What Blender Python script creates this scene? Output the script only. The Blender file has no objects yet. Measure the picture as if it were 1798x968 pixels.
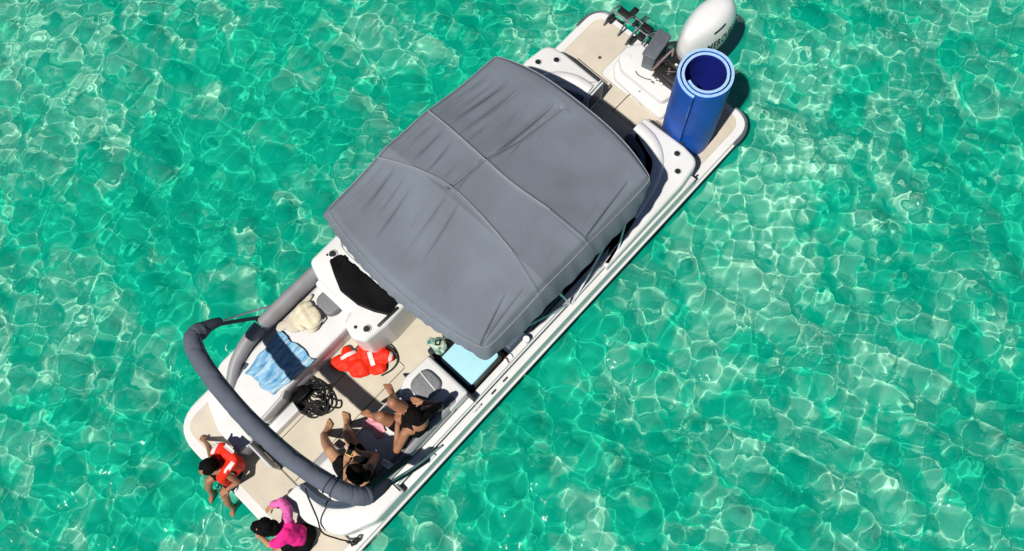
import bpy, bmesh, math, random
import numpy as np
from mathutils import Matrix, Vector
from mathutils.bvhtree import BVHTree

sc = bpy.context.scene
R = math.radians
# ------------------------------------------------------------------ camera
cam = bpy.data.cameras.new('camera'); cam_o = bpy.data.objects.new('camera', cam)
sc.collection.objects.link(cam_o); sc.camera = cam_o
cr = (-0.73439983, -0.67759831, -0.03895415); cu = (0.63810519, -0.70887332, 0.3005335); cf = (0.23125455, -0.19585491, -0.95297544)
cam_o.matrix_world = Matrix(((cr[0], cu[0], -cf[0], -2.78637), (cr[1], cu[1], -cf[1], 5.48994), (cr[2], cu[2], -cf[2], 10.26174), (0, 0, 0, 1)))
cam.sensor_width = 36; cam.lens = 36 * 1515.68 / 1798; cam.clip_start = 0.1; cam.clip_end = 3000
# ------------------------------------------------------------------ light
SUN = Vector((0.07, -0.58, -1.0))
world = bpy.data.worlds.new('World'); sc.world = world; world.use_nodes = True
wn = world.node_tree; sky = wn.nodes.new('ShaderNodeTexSky'); sky.sky_type = 'NISHITA'; sky.sun_disc = False
sky.sun_elevation = math.atan(1 / math.hypot(SUN.x, SUN.y)); sky.sun_rotation = math.atan2(-SUN.x, -SUN.y)
wn.links.new(sky.outputs[0], wn.nodes['Background'].inputs[0]); wn.nodes['Background'].inputs[1].default_value = 0.05
sky.air_density = 0.55; sky.dust_density = 0.3; sky.ozone_density = 1.0
sl = bpy.data.lights.new('sun', 'SUN'); sl.energy = 5.0; sl.angle = R(0.9); sl.color = (1.0, 0.96, 0.9)
sl.cycles.is_caustics_light = True
sun_o = bpy.data.objects.new('sun', sl); sc.collection.objects.link(sun_o)
sun_o.rotation_euler = SUN.to_track_quat('-Z', 'Y').to_euler(); sun_o.location = (0, 0, 20)
sc.view_settings.view_transform = 'Standard'; sc.view_settings.look = 'None'
sc.view_settings.exposure = 0.0; sc.view_settings.gamma = 1
sc.cycles.use_denoising = True
sc.cycles.sample_clamp_direct = 12
sc.cycles.max_bounces = 8; sc.cycles.diffuse_bounces = 1

# ------------------------------------------------------------------ materials
MATS = {}
def lin(r, g, b):
    f = lambda c: (c / 255 / 12.92) if c <= 10 else (((c / 255) + 0.055) / 1.055) ** 2.4
    return (f(r), f(g), f(b))
def pm(name, col, rough=0.5, ns=8.0, na=0.08, bump=0.0, bs=60.0, metal=0.0, spec=0.5, col2=None, detail=4, stretch=None):
    """procedural surface: colour varied by noise, fine bump, roughness variation"""
    m = bpy.data.materials.new(name); m.use_nodes = True; N = m.node_tree.nodes; L = m.node_tree.links
    p = N['Principled BSDF']; tc = N.new('ShaderNodeTexCoord'); mp = N.new('ShaderNodeMapping')
    L.new(tc.outputs['Object'], mp.inputs[0])
    if stretch: mp.inputs['Scale'].default_value = stretch
    n = N.new('ShaderNodeTexNoise'); n.inputs['Scale'].default_value = ns; n.inputs['Detail'].default_value = detail
    L.new(mp.outputs[0], n.inputs['Vector'])
    rmp = N.new('ShaderNodeMapRange'); rmp.inputs[1].default_value = 0.3; rmp.inputs[2].default_value = 0.7
    L.new(n.outputs['Fac'], rmp.inputs[0])
    mx = N.new('ShaderNodeMix'); mx.data_type = 'RGBA'
    a = [c * (1 - na) for c in col]; b = [min(1, c * (1 + na)) for c in (col2 or col)]
    mx.inputs[6].default_value = (*a, 1); mx.inputs[7].default_value = (*b, 1)
    L.new(rmp.outputs[0], mx.inputs[0]); L.new(mx.outputs[2], p.inputs['Base Color'])
    rr = N.new('ShaderNodeMapRange'); rr.inputs[3].default_value = max(0.03, rough - 0.08); rr.inputs[4].default_value = min(1, rough + 0.08)
    L.new(n.outputs['Fac'], rr.inputs[0]); L.new(rr.outputs[0], p.inputs['Roughness'])
    p.inputs['Metallic'].default_value = metal; p.inputs['Specular IOR Level'].default_value = spec
    if bump:
        n2 = N.new('ShaderNodeTexNoise'); n2.inputs['Scale'].default_value = bs; n2.inputs['Detail'].default_value = 3
        L.new(mp.outputs[0], n2.inputs['Vector'])
        bp = N.new('ShaderNodeBump'); bp.inputs['Strength'].default_value = bump; bp.inputs['Distance'].default_value = 0.01
        L.new(n2.outputs['Fac'], bp.inputs['Height']); L.new(bp.outputs[0], p.inputs['Normal'])
    MATS[name] = m; return m
pm('gelcoat', (0.69, 0.685, 0.67), 0.28, 2.5, 0.04, 0.05, 8)
pm('gelcoat_cowl', (0.76, 0.76, 0.75), 0.22, 2.0, 0.03)
pm('vinyl_white', (0.66, 0.655, 0.645), 0.45, 3.5, 0.05, 0.12, 14)
pm('vinyl_grey', (0.27, 0.265, 0.275), 0.5, 6, 0.10, 0.15, 30)
pm('vinyl_speckled', (0.17, 0.175, 0.185), 0.55, 90, 0.35, 0.1, 60)
pm('vinyl_speckled_dark', (0.10, 0.11, 0.125), 0.55, 90, 0.35, 0.1, 60)
pm('vinyl_navy', (0.035, 0.055, 0.085), 0.5, 6, 0.12, 0.1, 30)
pm('deck_mat', (0.56, 0.50, 0.405), 0.85, 3.2, 0.09, 0.25, 160, spec=0.2, detail=6)
pm('deck_mat_floor', (0.57, 0.515, 0.41), 0.85, 3.4, 0.09, 0.25, 160, spec=0.2, detail=6)
pm('seam_dark', (0.05, 0.045, 0.04), 0.8)
pm('canvas', (0.158, 0.182, 0.218), 0.8, 2.2, 0.12, 0.25, 420, spec=0.25, detail=6)
pm('canvas_piping', (0.24, 0.25, 0.275), 0.7, 20, 0.1, spec=0.3)
pm('canvas_dark', (0.035, 0.045, 0.06), 0.8, 8, 0.15, 0.2, 300, spec=0.2)
pm('boot_canvas', (0.10, 0.113, 0.148), 0.8, 5, 0.08, 0.3, 300, spec=0.25)
pm('stainless', (0.68, 0.72, 0.73), 0.25, 10, 0.05, metal=0.15)
pm('black_plastic', (0.012, 0.012, 0.013), 0.45, 10, 0.2)
pm('black_rubber', (0.01, 0.01, 0.01), 0.7, 30, 0.2)
pm('smoked_acrylic', (0.004, 0.004, 0.005), 0.5, 5, 0.2, spec=0.12)
pm('grey_metal', (0.14, 0.16, 0.18), 0.4, 12, 0.12, 0.1, 50, metal=0.3)
pm('bracket_brown', (0.16, 0.11, 0.10), 0.5, 20, 0.2)
pm('rope_black', (0.012, 0.012, 0.013), 0.85, 120, 0.3, 0.4, 300)
pm('mat_blue', (0.006, 0.085, 0.44), 0.55, 3, 0.28, 0.15, 120, spec=0.4)
pm('mat_edge', (0.33, 0.53, 0.80), 0.6, 30, 0.12, 0.1, 100)
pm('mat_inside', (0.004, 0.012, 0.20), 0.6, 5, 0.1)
pm('orange_nylon', (0.80, 0.022, 0.004), 0.6, 10, 0.10, 0.3, 60, spec=0.3)
pm('reflective_white', (0.70, 0.66, 0.64), 0.5, 30, 0.08)
pm('skin_tan', (0.46, 0.24, 0.135), 0.5, 14, 0.10, 0.1, 80, spec=0.35)
pm('skin_brown', (0.34, 0.155, 0.085), 0.5, 14, 0.10, 0.1, 80, spec=0.35)
pm('skin_light', (0.50, 0.27, 0.17), 0.5, 14, 0.08, 0.1, 80, spec=0.35)
pm('hair_black', (0.006, 0.005, 0.005), 0.85, 60, 0.3, 0.6, 90, spec=0.08, stretch=(1, 1, 0.2))
pm('cloth_black', (0.008, 0.008, 0.009), 0.95, 20, 0.2, 0.4, 40, spec=0.05)
pm('cloth_pink', (0.80, 0.02, 0.24), 0.75, 8, 0.12, 0.3, 40, spec=0.25)
pm('cloth_lilac', (0.80, 0.14, 0.42), 0.75, 25, 0.35, 0.3, 40, spec=0.25)
pm('cloth_rose', (0.72, 0.30, 0.36), 0.8, 14, 0.15, 0.3, 40)
pm('towel_blue', (0.07, 0.30, 0.56), 0.9, 9, 0.1, 0.6, 200, spec=0.1, col2=(0.42, 0.66, 0.80), stretch=(2.6, .6, 1))
pm('towel_white', (0.62, 0.66, 0.68), 0.9, 20, 0.1, 0.5, 200, spec=0.1)
pm('cream_cloth', (0.66, 0.60, 0.44), 0.85, 9, 0.10, 0.5, 30, spec=0.2)
pm('taupe_cloth', (0.56, 0.50, 0.405), 0.85, 9, 0.10, 0.4, 30, spec=0.2)
pm('lid_cyan', (0.36, 0.66, 0.73), 0.4, 4, 0.03)
pm('pattern_green', (0.02, 0.16, 0.12), 0.8, 22, 0.1, 0.3, 40, col2=(0.55, 0.65, 0.50), detail=1)
pm('yellow_case', (0.60, 0.40, 0.06), 0.5)
pm('white_item', (0.75, 0.75, 0.75), 0.5)
pm('red_item', (0.30, 0.03, 0.03), 0.5)
pm('eye_dark', (0.02, 0.015, 0.01), 0.2)

# ------------------------------------------------------------------ helpers
def link(o): sc.collection.objects.link(o); return o
def empty(name, loc, label=None, cat=None, group=None):
    o = bpy.data.objects.new(name, None); o.location = loc; o.empty_display_size = 0.1; link(o)
    if label: o['label'] = label
    if cat: o['category'] = cat
    if group: o['group'] = group
    return o
def smooth_by_angle(me, ang=40):
    me.polygons.foreach_set('use_smooth', np.ones(len(me.polygons), bool))
    try: me.set_sharp_from_angle(angle=R(ang))
    except Exception: pass
def obj(name, bm, mat, parent=None, label=None, ang=40):
    me = bpy.data.meshes.new(name)
    bmesh.ops.recalc_face_normals(bm, faces=bm.faces)
    bm.to_mesh(me); bm.free(); smooth_by_angle(me, ang)
    me.materials.append(MATS[mat])
    o = link(bpy.data.objects.new(name, me))
    if parent is not None:
        o.parent = parent
        if parent.type == 'EMPTY': o.matrix_parent_inverse = Matrix.Translation(-parent.location)
    if label: o['label'] = label
    return o
def thing(o, label, cat, group=None):
    o['label'] = label; o['category'] = cat
    if group: o['group'] = group
    return o
def NB(): return bmesh.new()
def rp(pts, seg=6):
    """polygon from (x, y, radius) corners, rounded"""
    out = []; n = len(pts)
    for i in range(n):
        x, y, r = pts[i]; p = Vector((x, y)); a = Vector(pts[i - 1][:2]) - p; b = Vector(pts[(i + 1) % n][:2]) - p
        if r <= 0: out.append((x, y)); continue
        la, lb = a.length, b.length; a.normalize(); b.normalize()
        h = math.acos(max(-1, min(1, a.dot(b)))) / 2
        t = min(r / math.tan(h), la * .49, lb * .49); s = p + a * t; e = p + b * t
        for k in range(seg + 1):
            u = k / seg; q = s * (1 - u) ** 2 + p * 2 * u * (1 - u) + e * u ** 2; out.append((q.x, q.y))
    return out
def ccw(pts):
    A = sum(pts[i - 1][0] * pts[i][1] - pts[i][0] * pts[i - 1][1] for i in range(len(pts)))
    return pts if A > 0 else pts[::-1]
def inset(pts, d):
    n = len(pts); out = []
    for i in range(n):
        p0, p1, p2 = (Vector(pts[i - 1]), Vector(pts[i]), Vector(pts[(i + 1) % n]))
        a = (p1 - p0); b = (p2 - p1)
        if a.length < 1e-9 or b.length < 1e-9: out.append(tuple(p1)); continue
        a.normalize(); b.normalize(); na = Vector((-a.y, a.x)); nb = Vector((-b.y, b.x)); m = na + nb
        if m.length < 1e-6: m = na
        m.normalize(); q = p1 + m * d / max(0.5, m.dot(na)); out.append((q.x, q.y))
    return out
def prism(bm, pts, z0, z1, bev=0.01, seg=3, zf=None, bot=0.0):
    """rounded-top slab; zf(x, y) adds to top height"""
    pts = ccw(list(pts)); layers = [(inset(pts, bot), z0)] if bot else [(pts, z0)]
    if bot: layers.append((pts, z0 + bot))
    for k in range(seg + 1):
        t = k / seg * math.pi / 2
        layers.append((inset(pts, bev * (1 - math.cos(t))), z1 - bev + bev * math.sin(t)))
    rings = []
    for li, (ps, z) in enumerate(layers):
        top = li > (1 if bot else 0)
        rings.append([bm.verts.new((x, y, z + (zf(x, y) if (zf and top) else 0))) for x, y in ps])
    n = len(pts)
    for a, b in zip(rings, rings[1:]):
        for i in range(n): bm.faces.new((a[i], a[(i + 1) % n], b[(i + 1) % n], b[i]))
    bm.faces.new(rings[-1]); bm.faces.new(rings[0][::-1])
def box(bm, c, s, rot=None, bev=0.0):
    M = Matrix.Translation(c) @ (rot.to_matrix().to_4x4() if rot is not None else Matrix()) @ Matrix.Diagonal((*s, 1))
    r = bmesh.ops.create_cube(bm, size=1, matrix=M)
    if bev:
        es = list({e for v in r['verts'] for e in v.link_edges})
        bmesh.ops.bevel(bm, geom=es, offset=bev, segments=2, affect='EDGES', profile=0.5)
def catmull(P, n=6, closed=False):
    P = [Vector(p) for p in P]; out = []; m = len(P); rng = range(m if closed else m - 1)
    for i in rng:
        p0 = P[i - 1] if (i > 0 or closed) else P[0]; p1 = P[i]; p2 = P[(i + 1) % m]
        p3 = P[(i + 2) % m] if (closed or i + 2 < m) else P[-1]
        for k in range(n):
            t = k / n
            out.append(0.5 * ((2 * p1) + (-p0 + p2) * t + (2 * p0 - 5 * p1 + 4 * p2 - p3) * t * t + (-p0 + 3 * p1 - 3 * p2 + p3) * t ** 3))
    if not closed: out.append(P[-1])
    return out
def tube(bm, P, r, seg=10, smooth=0, closed=False, rf=None, flat=1.0):
    """swept tube; rf(i, n, ang) scales the radius"""
    P = catmull(P, smooth, closed) if smooth else [Vector(p) for p in P]
    n = len(P); rings = []; up = None
    for i in range(n):
        a = P[(i - 1) % n] if (i or closed) else P[0]; b = P[(i + 1) % n] if (i < n - 1 or closed) else P[-1]
        t = (b - a).normalized()
        if up is None: up = Vector((0, 0, 1)) if abs(t.z) < .9 else Vector((1, 0, 0))
        s = t.cross(up); s.normalize(); up = s.cross(t).normalized(); ring = []
        for k in range(seg):
            an = 2 * math.pi * k / seg; rr = r * (rf(i / max(1, n - 1), an) if rf else 1)
            ring.append(bm.verts.new(P[i] + s * math.cos(an) * rr + up * math.sin(an) * rr * flat))
        rings.append(ring)
    m = n if closed else n - 1
    for i in range(m):
        A, B = rings[i], rings[(i + 1) % n]
        for k in range(seg): bm.faces.new((A[k], A[(k + 1) % seg], B[(k + 1) % seg], B[k]))
    if not closed: bm.faces.new(rings[0][::-1]); bm.faces.new(rings[-1])
def lathe(bm, c, prof, seg=24, axis=None):
    """profile of (radius, height) revolved about a vertical through c"""
    M = (axis.to_matrix() if axis is not None else Matrix.Identity(3)); rings = []
    for r, h in prof:
        rings.append([bm.verts.new(Vector(c) + M @ Vector((r * math.cos(2 * math.pi * k / seg), r * math.sin(2 * math.pi * k / seg), h))) for k in range(seg)])
    for A, B in zip(rings, rings[1:]):
        for k in range(seg): bm.faces.new((A[k], A[(k + 1) % seg], B[(k + 1) % seg], B[k]))
    bm.faces.new(rings[0][::-1]); bm.faces.new(rings[-1])
def cone(bm, p0, r0, p1, r1, seg=14):
    """capsule with two radii"""
    p0 = Vector(p0); p1 = Vector(p1); d = p1 - p0; L = d.length
    t = d.normalized() if L > 1e-6 else Vector((0, 0, 1)); u = t.orthogonal().normalized(); v = t.cross(u)
    prof = [(p0, r0, -math.pi / 2 + math.pi / 2 * k / 4) for k in range(1, 5)] + [(p1, r1, math.pi / 2 * k / 4) for k in range(0, 4)]
    rings = []
    for c, r, a in prof:
        o = c + t * r * math.sin(a); rr = r * math.cos(a)
        rings.append([bm.verts.new(o + (u * math.cos(2 * math.pi * k / seg) + v * math.sin(2 * math.pi * k / seg)) * rr) for k in range(seg)])
    for A, B in zip(rings, rings[1:]):
        for k in range(seg): bm.faces.new((A[k], A[(k + 1) % seg], B[(k + 1) % seg], B[k]))
    a = bm.verts.new(p0 - t * r0); b = bm.verts.new(p1 + t * r1)
    for k in range(seg):
        bm.faces.new((a, rings[0][(k + 1) % seg], rings[0][k])); bm.faces.new((b, rings[-1][k], rings[-1][(k + 1) % seg]))
def ell(bm, c, s, rot=None, n=16):
    M = Matrix.Translation(c) @ (rot if rot is not None else Matrix.Identity(3)).to_4x4() @ Matrix.Diagonal((*s, 1))
    bmesh.ops.create_uvsphere(bm, u_segments=n, v_segments=n // 2 + 2, radius=1, matrix=M)
def fuse(name, bm, mat, parent, vox=0.006, sm=4, disp=None, label=None):
    """voxel-fuses overlapping pieces into one continuous skin"""
    o = obj(name, bm, mat, parent, label)
    m = o.modifiers.new('r', 'REMESH'); m.mode = 'VOXEL'; m.voxel_size = vox; m.use_smooth_shade = True
    s = o.modifiers.new('s', 'SMOOTH'); s.factor = 0.5; s.iterations = sm
    dg = bpy.context.evaluated_depsgraph_get(); me = bpy.data.meshes.new_from_object(o.evaluated_get(dg))
    o.modifiers.clear(); old = o.data; o.data = me; me.name = name; bpy.data.meshes.remove(old)
    if disp:
        v = np.empty(len(me.vertices) * 3); me.vertices.foreach_get('co', v); v = v.reshape(-1, 3)
        nn = np.empty(len(me.vertices) * 3); me.vertex_normals.foreach_get('vector', nn); nn = nn.reshape(-1, 3)
        me.vertices.foreach_set('co', (v + nn * disp(v)[:, None]).ravel()); me.update()
    me.polygons.foreach_set('use_smooth', np.ones(len(me.polygons), bool))
    return o
def vnoise(seed, freqs):
    rg = np.random.default_rng(seed); K = []
    for f, a in freqs:
        for _ in range(7):
            d = rg.normal(size=3); d /= np.linalg.norm(d); K.append((d * f * rg.uniform(.7, 1.3), rg.uniform(0, 6.28), a / 2.6))
    def fn(v):
        s = np.zeros(len(v))
        for k, p, a in K: s += a * np.sin(v @ k + p)
        return s
    return fn
def gridmesh(name, X, Y, Z, mat, parent=None, thick=0.0, label=None):
    ny, nx = X.shape; v = np.stack([X, Y, Z], -1).reshape(-1, 3)
    i = np.arange(nx * ny).reshape(ny, nx); q = np.stack([i[:-1, :-1], i[:-1, 1:], i[1:, 1:], i[1:, :-1]], -1).reshape(-1, 4)
    if thick:
        v2 = v.copy(); v2[:, 2] -= thick; off = len(v); q2 = q[:, ::-1] + off
        b = np.concatenate([i[0, :], i[1:, -1], i[-1, -2::-1], i[-2:0:-1, 0]]); b2 = np.roll(b, -1)
        side = np.stack([b, b + off, b2 + off, b2], -1); v = np.concatenate([v, v2]); q = np.concatenate([q, q2, side])
    me = bpy.data.meshes.new(name); me.vertices.add(len(v)); me.vertices.foreach_set('co', v.ravel())
    me.loops.add(q.size); me.loops.foreach_set('vertex_index', q.ravel()); me.polygons.add(len(q))
    me.polygons.foreach_set('loop_start', np.arange(len(q)) * 4); me.polygons.foreach_set('loop_total', np.full(len(q), 4))
    me.update(calc_edges=True); me.validate()
    me.polygons.foreach_set('use_smooth', np.ones(len(me.polygons), bool))
    if mat: me.materials.append(MATS[mat])
    o = link(bpy.data.objects.new(name, me))
    if parent is not None:
        o.parent = parent
        if parent.type == 'EMPTY': o.matrix_parent_inverse = Matrix.Translation(-parent.location)
    if label: o['label'] = label
    return o

# ------------------------------------------------------------------ sea
DEPTH = 0.85
def stretch_axis(a, b, h):
    core = np.arange(a, b + h / 2, h); out = []; s = h
    while sum(out) < 420: s *= 1.28; out.append(s)
    o = np.cumsum(out); return np.concatenate([a - o[::-1], core, b + o])
xs = stretch_axis(-8.6, 9.6, .024); ys = stretch_axis(-6.0, 11.4, .024)
X, Y = np.meshgrid(xs, ys); rg = np.random.default_rng(11); Z = np.zeros_like(X)
for lam, slope, n in [(2.0, .08, 5), (.88, .12, 9), (.46, .11, 12), (.27, .10, 14), (.16, .07, 14), (.10, .035, 12)]:
    for i in range(n):
        th = rg.uniform(0, 2 * np.pi); l = lam * rg.uniform(.72, 1.35); k = 2 * np.pi / l
        Z += slope / k * math.sqrt(2 / n) * np.sin(k * (X * np.cos(th) + Y * np.sin(th)) + rg.uniform(0, 6.28) + .5 * np.sin(.9 * X + i) * np.cos(.8 * Y - i)) * (1 + .6 * np.sin(X * rg.uniform(.5, 1.6) + Y * rg.uniform(-1.4, 1.4) + i))
ed = np.minimum.reduce([X + 8.6, 9.6 - X, Y + 6.0, 11.4 - Y]); Z *= np.clip(ed / .8 + .2, 0, 1)
water = gridmesh('water', X, Y, Z, None); water['kind'] = 'structure'; water.cycles.is_caustics_caster = True
xs = np.concatenate([np.linspace(-430, -12, 12), np.linspace(-11, 12, 60), np.linspace(13, 430, 12)]); X, Y = np.meshgrid(xs, xs + 3)
seabed = gridmesh('seabed', X, Y, -DEPTH + .05 * np.sin(X * .9) * np.cos(Y * .7 + 1), None); seabed['kind'] = 'structure'; seabed.cycles.is_caustics_receiver = True
m = bpy.data.materials.new('sea_water'); m.use_nodes = True; N = m.node_tree.nodes; L = m.node_tree.links; N.clear()
out = N.new('ShaderNodeOutputMaterial'); rf = N.new('ShaderNodeBsdfRefraction'); rf.inputs['Roughness'].default_value = 0; rf.inputs['IOR'].default_value = 1.33
rf.inputs[0].default_value = (.90, 1.0, .95, 1)
df = N.new('ShaderNodeBsdfDiffuse'); df.inputs[0].default_value = (.0, .66, .42, 1)     # light scattered back by the water itself
m1 = N.new('ShaderNodeMixShader'); m1.inputs[0].default_value = .36
gl = N.new('ShaderNodeBsdfGlossy'); gl.inputs['Roughness'].default_value = .12; gl.inputs[0].default_value = (.05, .05, .05, 1)
m2 = N.new('ShaderNodeMixShader'); fr = N.new('ShaderNodeFresnel'); fr.inputs[0].default_value = 1.33
L.new(rf.outputs[0], m1.inputs[1]); L.new(df.outputs[0], m1.inputs[2]); L.new(fr.outputs[0], m2.inputs[0])
L.new(m1.outputs[0], m2.inputs[1]); L.new(gl.outputs[0], m2.inputs[2]); L.new(m2.outputs[0], out.inputs[0])
water.data.materials.append(m)
m = bpy.data.materials.new('sand'); m.use_nodes = True; N = m.node_tree.nodes; L = m.node_tree.links; N.clear()
out = N.new('ShaderNodeOutputMaterial'); d = N.new('ShaderNodeBsdfDiffuse'); L.new(d.outputs[0], out.inputs[0])
tc = N.new('ShaderNodeTexCoord'); n1 = N.new('ShaderNodeTexNoise'); n1.inputs['Scale'].default_value = 1.7; n1.inputs['Detail'].default_value = 7; n1.inputs['Roughness'].default_value = .62; n1.inputs['Distortion'].default_value = .6
L.new(tc.outputs['Object'], n1.inputs['Vector']); cr_ = N.new('ShaderNodeValToRGB')
cr_.color_ramp.elements[0].position = .45; cr_.color_ramp.elements[0].color = (.05, .64, .40, 1)
cr_.color_ramp.elements[1].position = .57; cr_.color_ramp.elements[1].color = (.76, .97, .82, 1)
n0 = N.new('ShaderNodeTexNoise'); n0.inputs['Scale'].default_value = .28; n0.inputs['Detail'].default_value = 2; L.new(tc.outputs['Object'], n0.inputs['Vector'])
ma = N.new('ShaderNodeMath'); ma.operation = 'MULTIPLY_ADD'; ma.inputs[1].default_value = .6; L.new(n0.outputs['Fac'], ma.inputs[0])
mb = N.new('ShaderNodeMath'); mb.operation = 'SUBTRACT'; mb.inputs[1].default_value = .30; L.new(n1.outputs['Fac'], mb.inputs[0]); L.new(mb.outputs[0], ma.inputs[2])
L.new(ma.outputs[0], cr_.inputs[0]); L.new(cr_.outputs[0], d.inputs[0]); seabed.data.materials.append(m)

# ------------------------------------------------------------------ boat: hull and decks
FL = 0.45
boat = empty('deck_boat', (0, 3.7, 0), 'long white deck boat anchored in clear green shallows with two grey sun tops', 'boat')
hull_pts = rp([(-1.28, -.02, .26), (-1.28, 7.42, .40), (1.28, 7.42, .40), (1.28, -.02, .26)], 8)
hull_pts = ccw(hull_pts)
bm = NB(); rings = []
for z, sx, dy in [(-.40, .62, .5), (-.22, .80, .26), (.0, .885, .12), (.2, .935, .06), (.335, .965, .03), (.345, .995, .0), (.36, 1.0, 0), (.425, 1.0, 0), (.44, .992, -.01)]:
    rings.append([bm.verts.new((x * sx, 3.7 + (y - 3.7) * (1 - dy / 3.7 * (1 if y > 3.7 else .4)) * (1 if dy >= 0 else .998), z)) for x, y in hull_pts])
n = len(hull_pts)
for a, b in zip(rings, rings[1:]):
    for i in range(n): bm.faces.new((a[i], a[(i + 1) % n], b[(i + 1) % n], b[i]))
bm.faces.new(rings[-1]); bm.faces.new(rings[0][::-1])
hull = obj('hull', bm, 'gelcoat', boat)
# rub rail round the hull
bm = NB(); tube(bm, [(x * 1.004, 3.7 + (y - 3.7) * 1.002, .375) for x, y in hull_pts], .022, 8, closed=True); obj('rub_rail', bm, 'gelcoat', hull)
# decks: bow platform, cockpit floor, swim platform
bm = NB(); prism(bm, rp([(-1.17, 6.9, .02), (-1.17, 7.33, .32), (1.17, 7.33, .32), (1.17, 6.9, .02)]), .442, .452, .003, 1); obj('bow_platform_mat', bm, 'deck_mat', boat)
bm = NB(); prism(bm, [(-1.05, 1.03), (1.05, 1.03), (1.05, 6.895), (-1.05, 6.895)], .442, .4535, .003, 1); obj('cockpit_floor', bm, 'deck_mat_floor', boat)
bm = NB(); prism(bm, rp([(-1.17, 1.025, .02), (-1.17, .07, .2), (-.62, .05, .02), (-.62, .72, .08), (.60, .72, .08), (.60, .05, .02), (1.17, .07, .2), (1.17, 1.025, .02)]), .442, .4525, .003, 1); obj('swim_platform_mat', bm, 'deck_mat', boat)
# corner caps, grey rubber, at the stern
for s in (-1, 1):
    bm = NB(); tube(bm, [(s * 1.29, .36, .41), (s * 1.29, .2, .41), (s * 1.235, .06, .41), (s * 1.12, -.03, .41), (s * .95, -.03, .41)], .03, 8, smooth=5); obj('corner_bumper', bm, 'grey_metal', boat)
# seams and fittings in the stern deck
bm = NB()
box(bm, (.12, .88, .4545), (.012, .30, .004)); tube(bm, [(.12, .73, .456), (.11, .66, .456), (.13, .60, .50)], .006, 6)
obj('deck_seam', bm, 'seam_dark', boat)
for c_, s_ in (((.225, 6.0, .4545), (.008, 1.75, .003)), ((-.24, 6.0, .4545), (.008, 1.75, .003)), ((0, 5.12, .4545), (.455, .008, .003)), ((.0, 6.888, .4545), (2.0, .008, .003))): bm = NB(); box(bm, c_, s_); obj('deck_seam', bm, 'seam_dark', boat)
bm = NB(); lathe(bm, (.75, .55, .452), [(.022, 0), (.022, .006), (.012, .008)], 12); obj('deck_plug', bm, 'seam_dark', boat)

# ---- gunwales
for s in (-1, 1):
    bm = NB()
    prism(bm, [(s * 1.275, 1.15), (s * 1.275, 6.5), (s * 1.185, 6.5), (s * 1.185, 1.15)], .435, .68, .02, 3)
    g = obj('gunwale', bm, 'gelcoat', boat)
    bm = NB(); prism(bm, [(s * 1.165, 1.35), (s * 1.165, 6.45), (s * 1.085, 6.45), (s * 1.085, 1.35)], .44, .775, .018, 3); obj('coaming', bm, 'gelcoat', g)
    bm = NB(); tube(bm, [(s * 1.175, 1.6, .70), (s * 1.176, 3.0, .74), (s * 1.176, 6.3, .74)], .011, 8)
    for y in (2.45, 3.3, 4.9, 5.9, 6.35): tube(bm, [(s * 1.176, y, .68), (s * 1.176, y, .74)], .012, 8)
    obj('grab_rail', bm, 'stainless', g)
    if s < 0:
        for y in (4.47, 4.66): bm = NB(); box(bm, (-1.235, y, .682), (.022, .075, .008), bev=.003); obj('drain_slot', bm, 'black_rubber', g)
# cleats
for x, y, z in ((-1.215, 6.86, .47), (1.215, 5.66, .69), (-1.23, 1.08, .47), (1.23, 1.0, .47), (-1.232, 4.93, .69)):
    bm = NB(); tube(bm, [(x, y - .06, z + .03), (x, y - .03, z + .035), (x, y + .03, z + .035), (x, y + .06, z + .03)], .009, 8, smooth=3)
    for d in (-.02, .02): tube(bm, [(x, y + d, z - .03), (x, y + d, z + .033)], .009, 8)
    obj('cleat', bm, 'black_plastic' if y > 6 or y < 1.5 else 'stainless', boat)

# ---- bow coamings (curved white ends of the bow seating)
for s in (-1, 1):
    pts = rp([(s * 1.272, 6.1, .02), (s * 1.272, 6.52, .2), (s * 1.10, 6.90, .28), (s * .72, 7.05, .2), (s * .35, 7.055, .05), (s * .35, 6.83, .05), (s * .75, 6.80, .15), (s * .98, 6.58, .2), (s * 1.06, 6.1, .02)], 6)
    bm = NB(); prism(bm, pts, .44, .79, .035, 4, zf=lambda x, y: -.03 * max(0, (y - 6.6) / .4)); c = obj('bow_coaming', bm, 'gelcoat', boat)
    bm = NB(); tube(bm, [(s * .42, 6.80, .74), (s * .72, 6.755, .78), (s * .93, 6.57, .80), (s * 1.0, 6.3, .8)], .055, 10, smooth=6, flat=1.4); obj('bolster', bm, 'vinyl_navy', c)
# gate frame between the coamings
bm = NB()
tube(bm, [(.34, 6.93, .45), (.34, 6.93, .80), (.33, 6.9, .82), (-.02, 6.9, .82)], .012, 8)
tube(bm, [(.10, 6.9, .47), (.10, 6.9, .82)], .012, 8); tube(bm, [(.34, 6.9, .5), (-.02, 6.9, .5)], .012, 8); tube(bm, [(-.02, 6.9, .47), (-.02, 6.9, .82)], .012, 8)
gt = obj('bow_gate', bm, 'stainless', boat)
bm = NB(); box(bm, (.16, 6.9, .65), (.33, .02, .28), bev=.008); obj('gate_panel', bm, 'gelcoat', gt)

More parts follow.
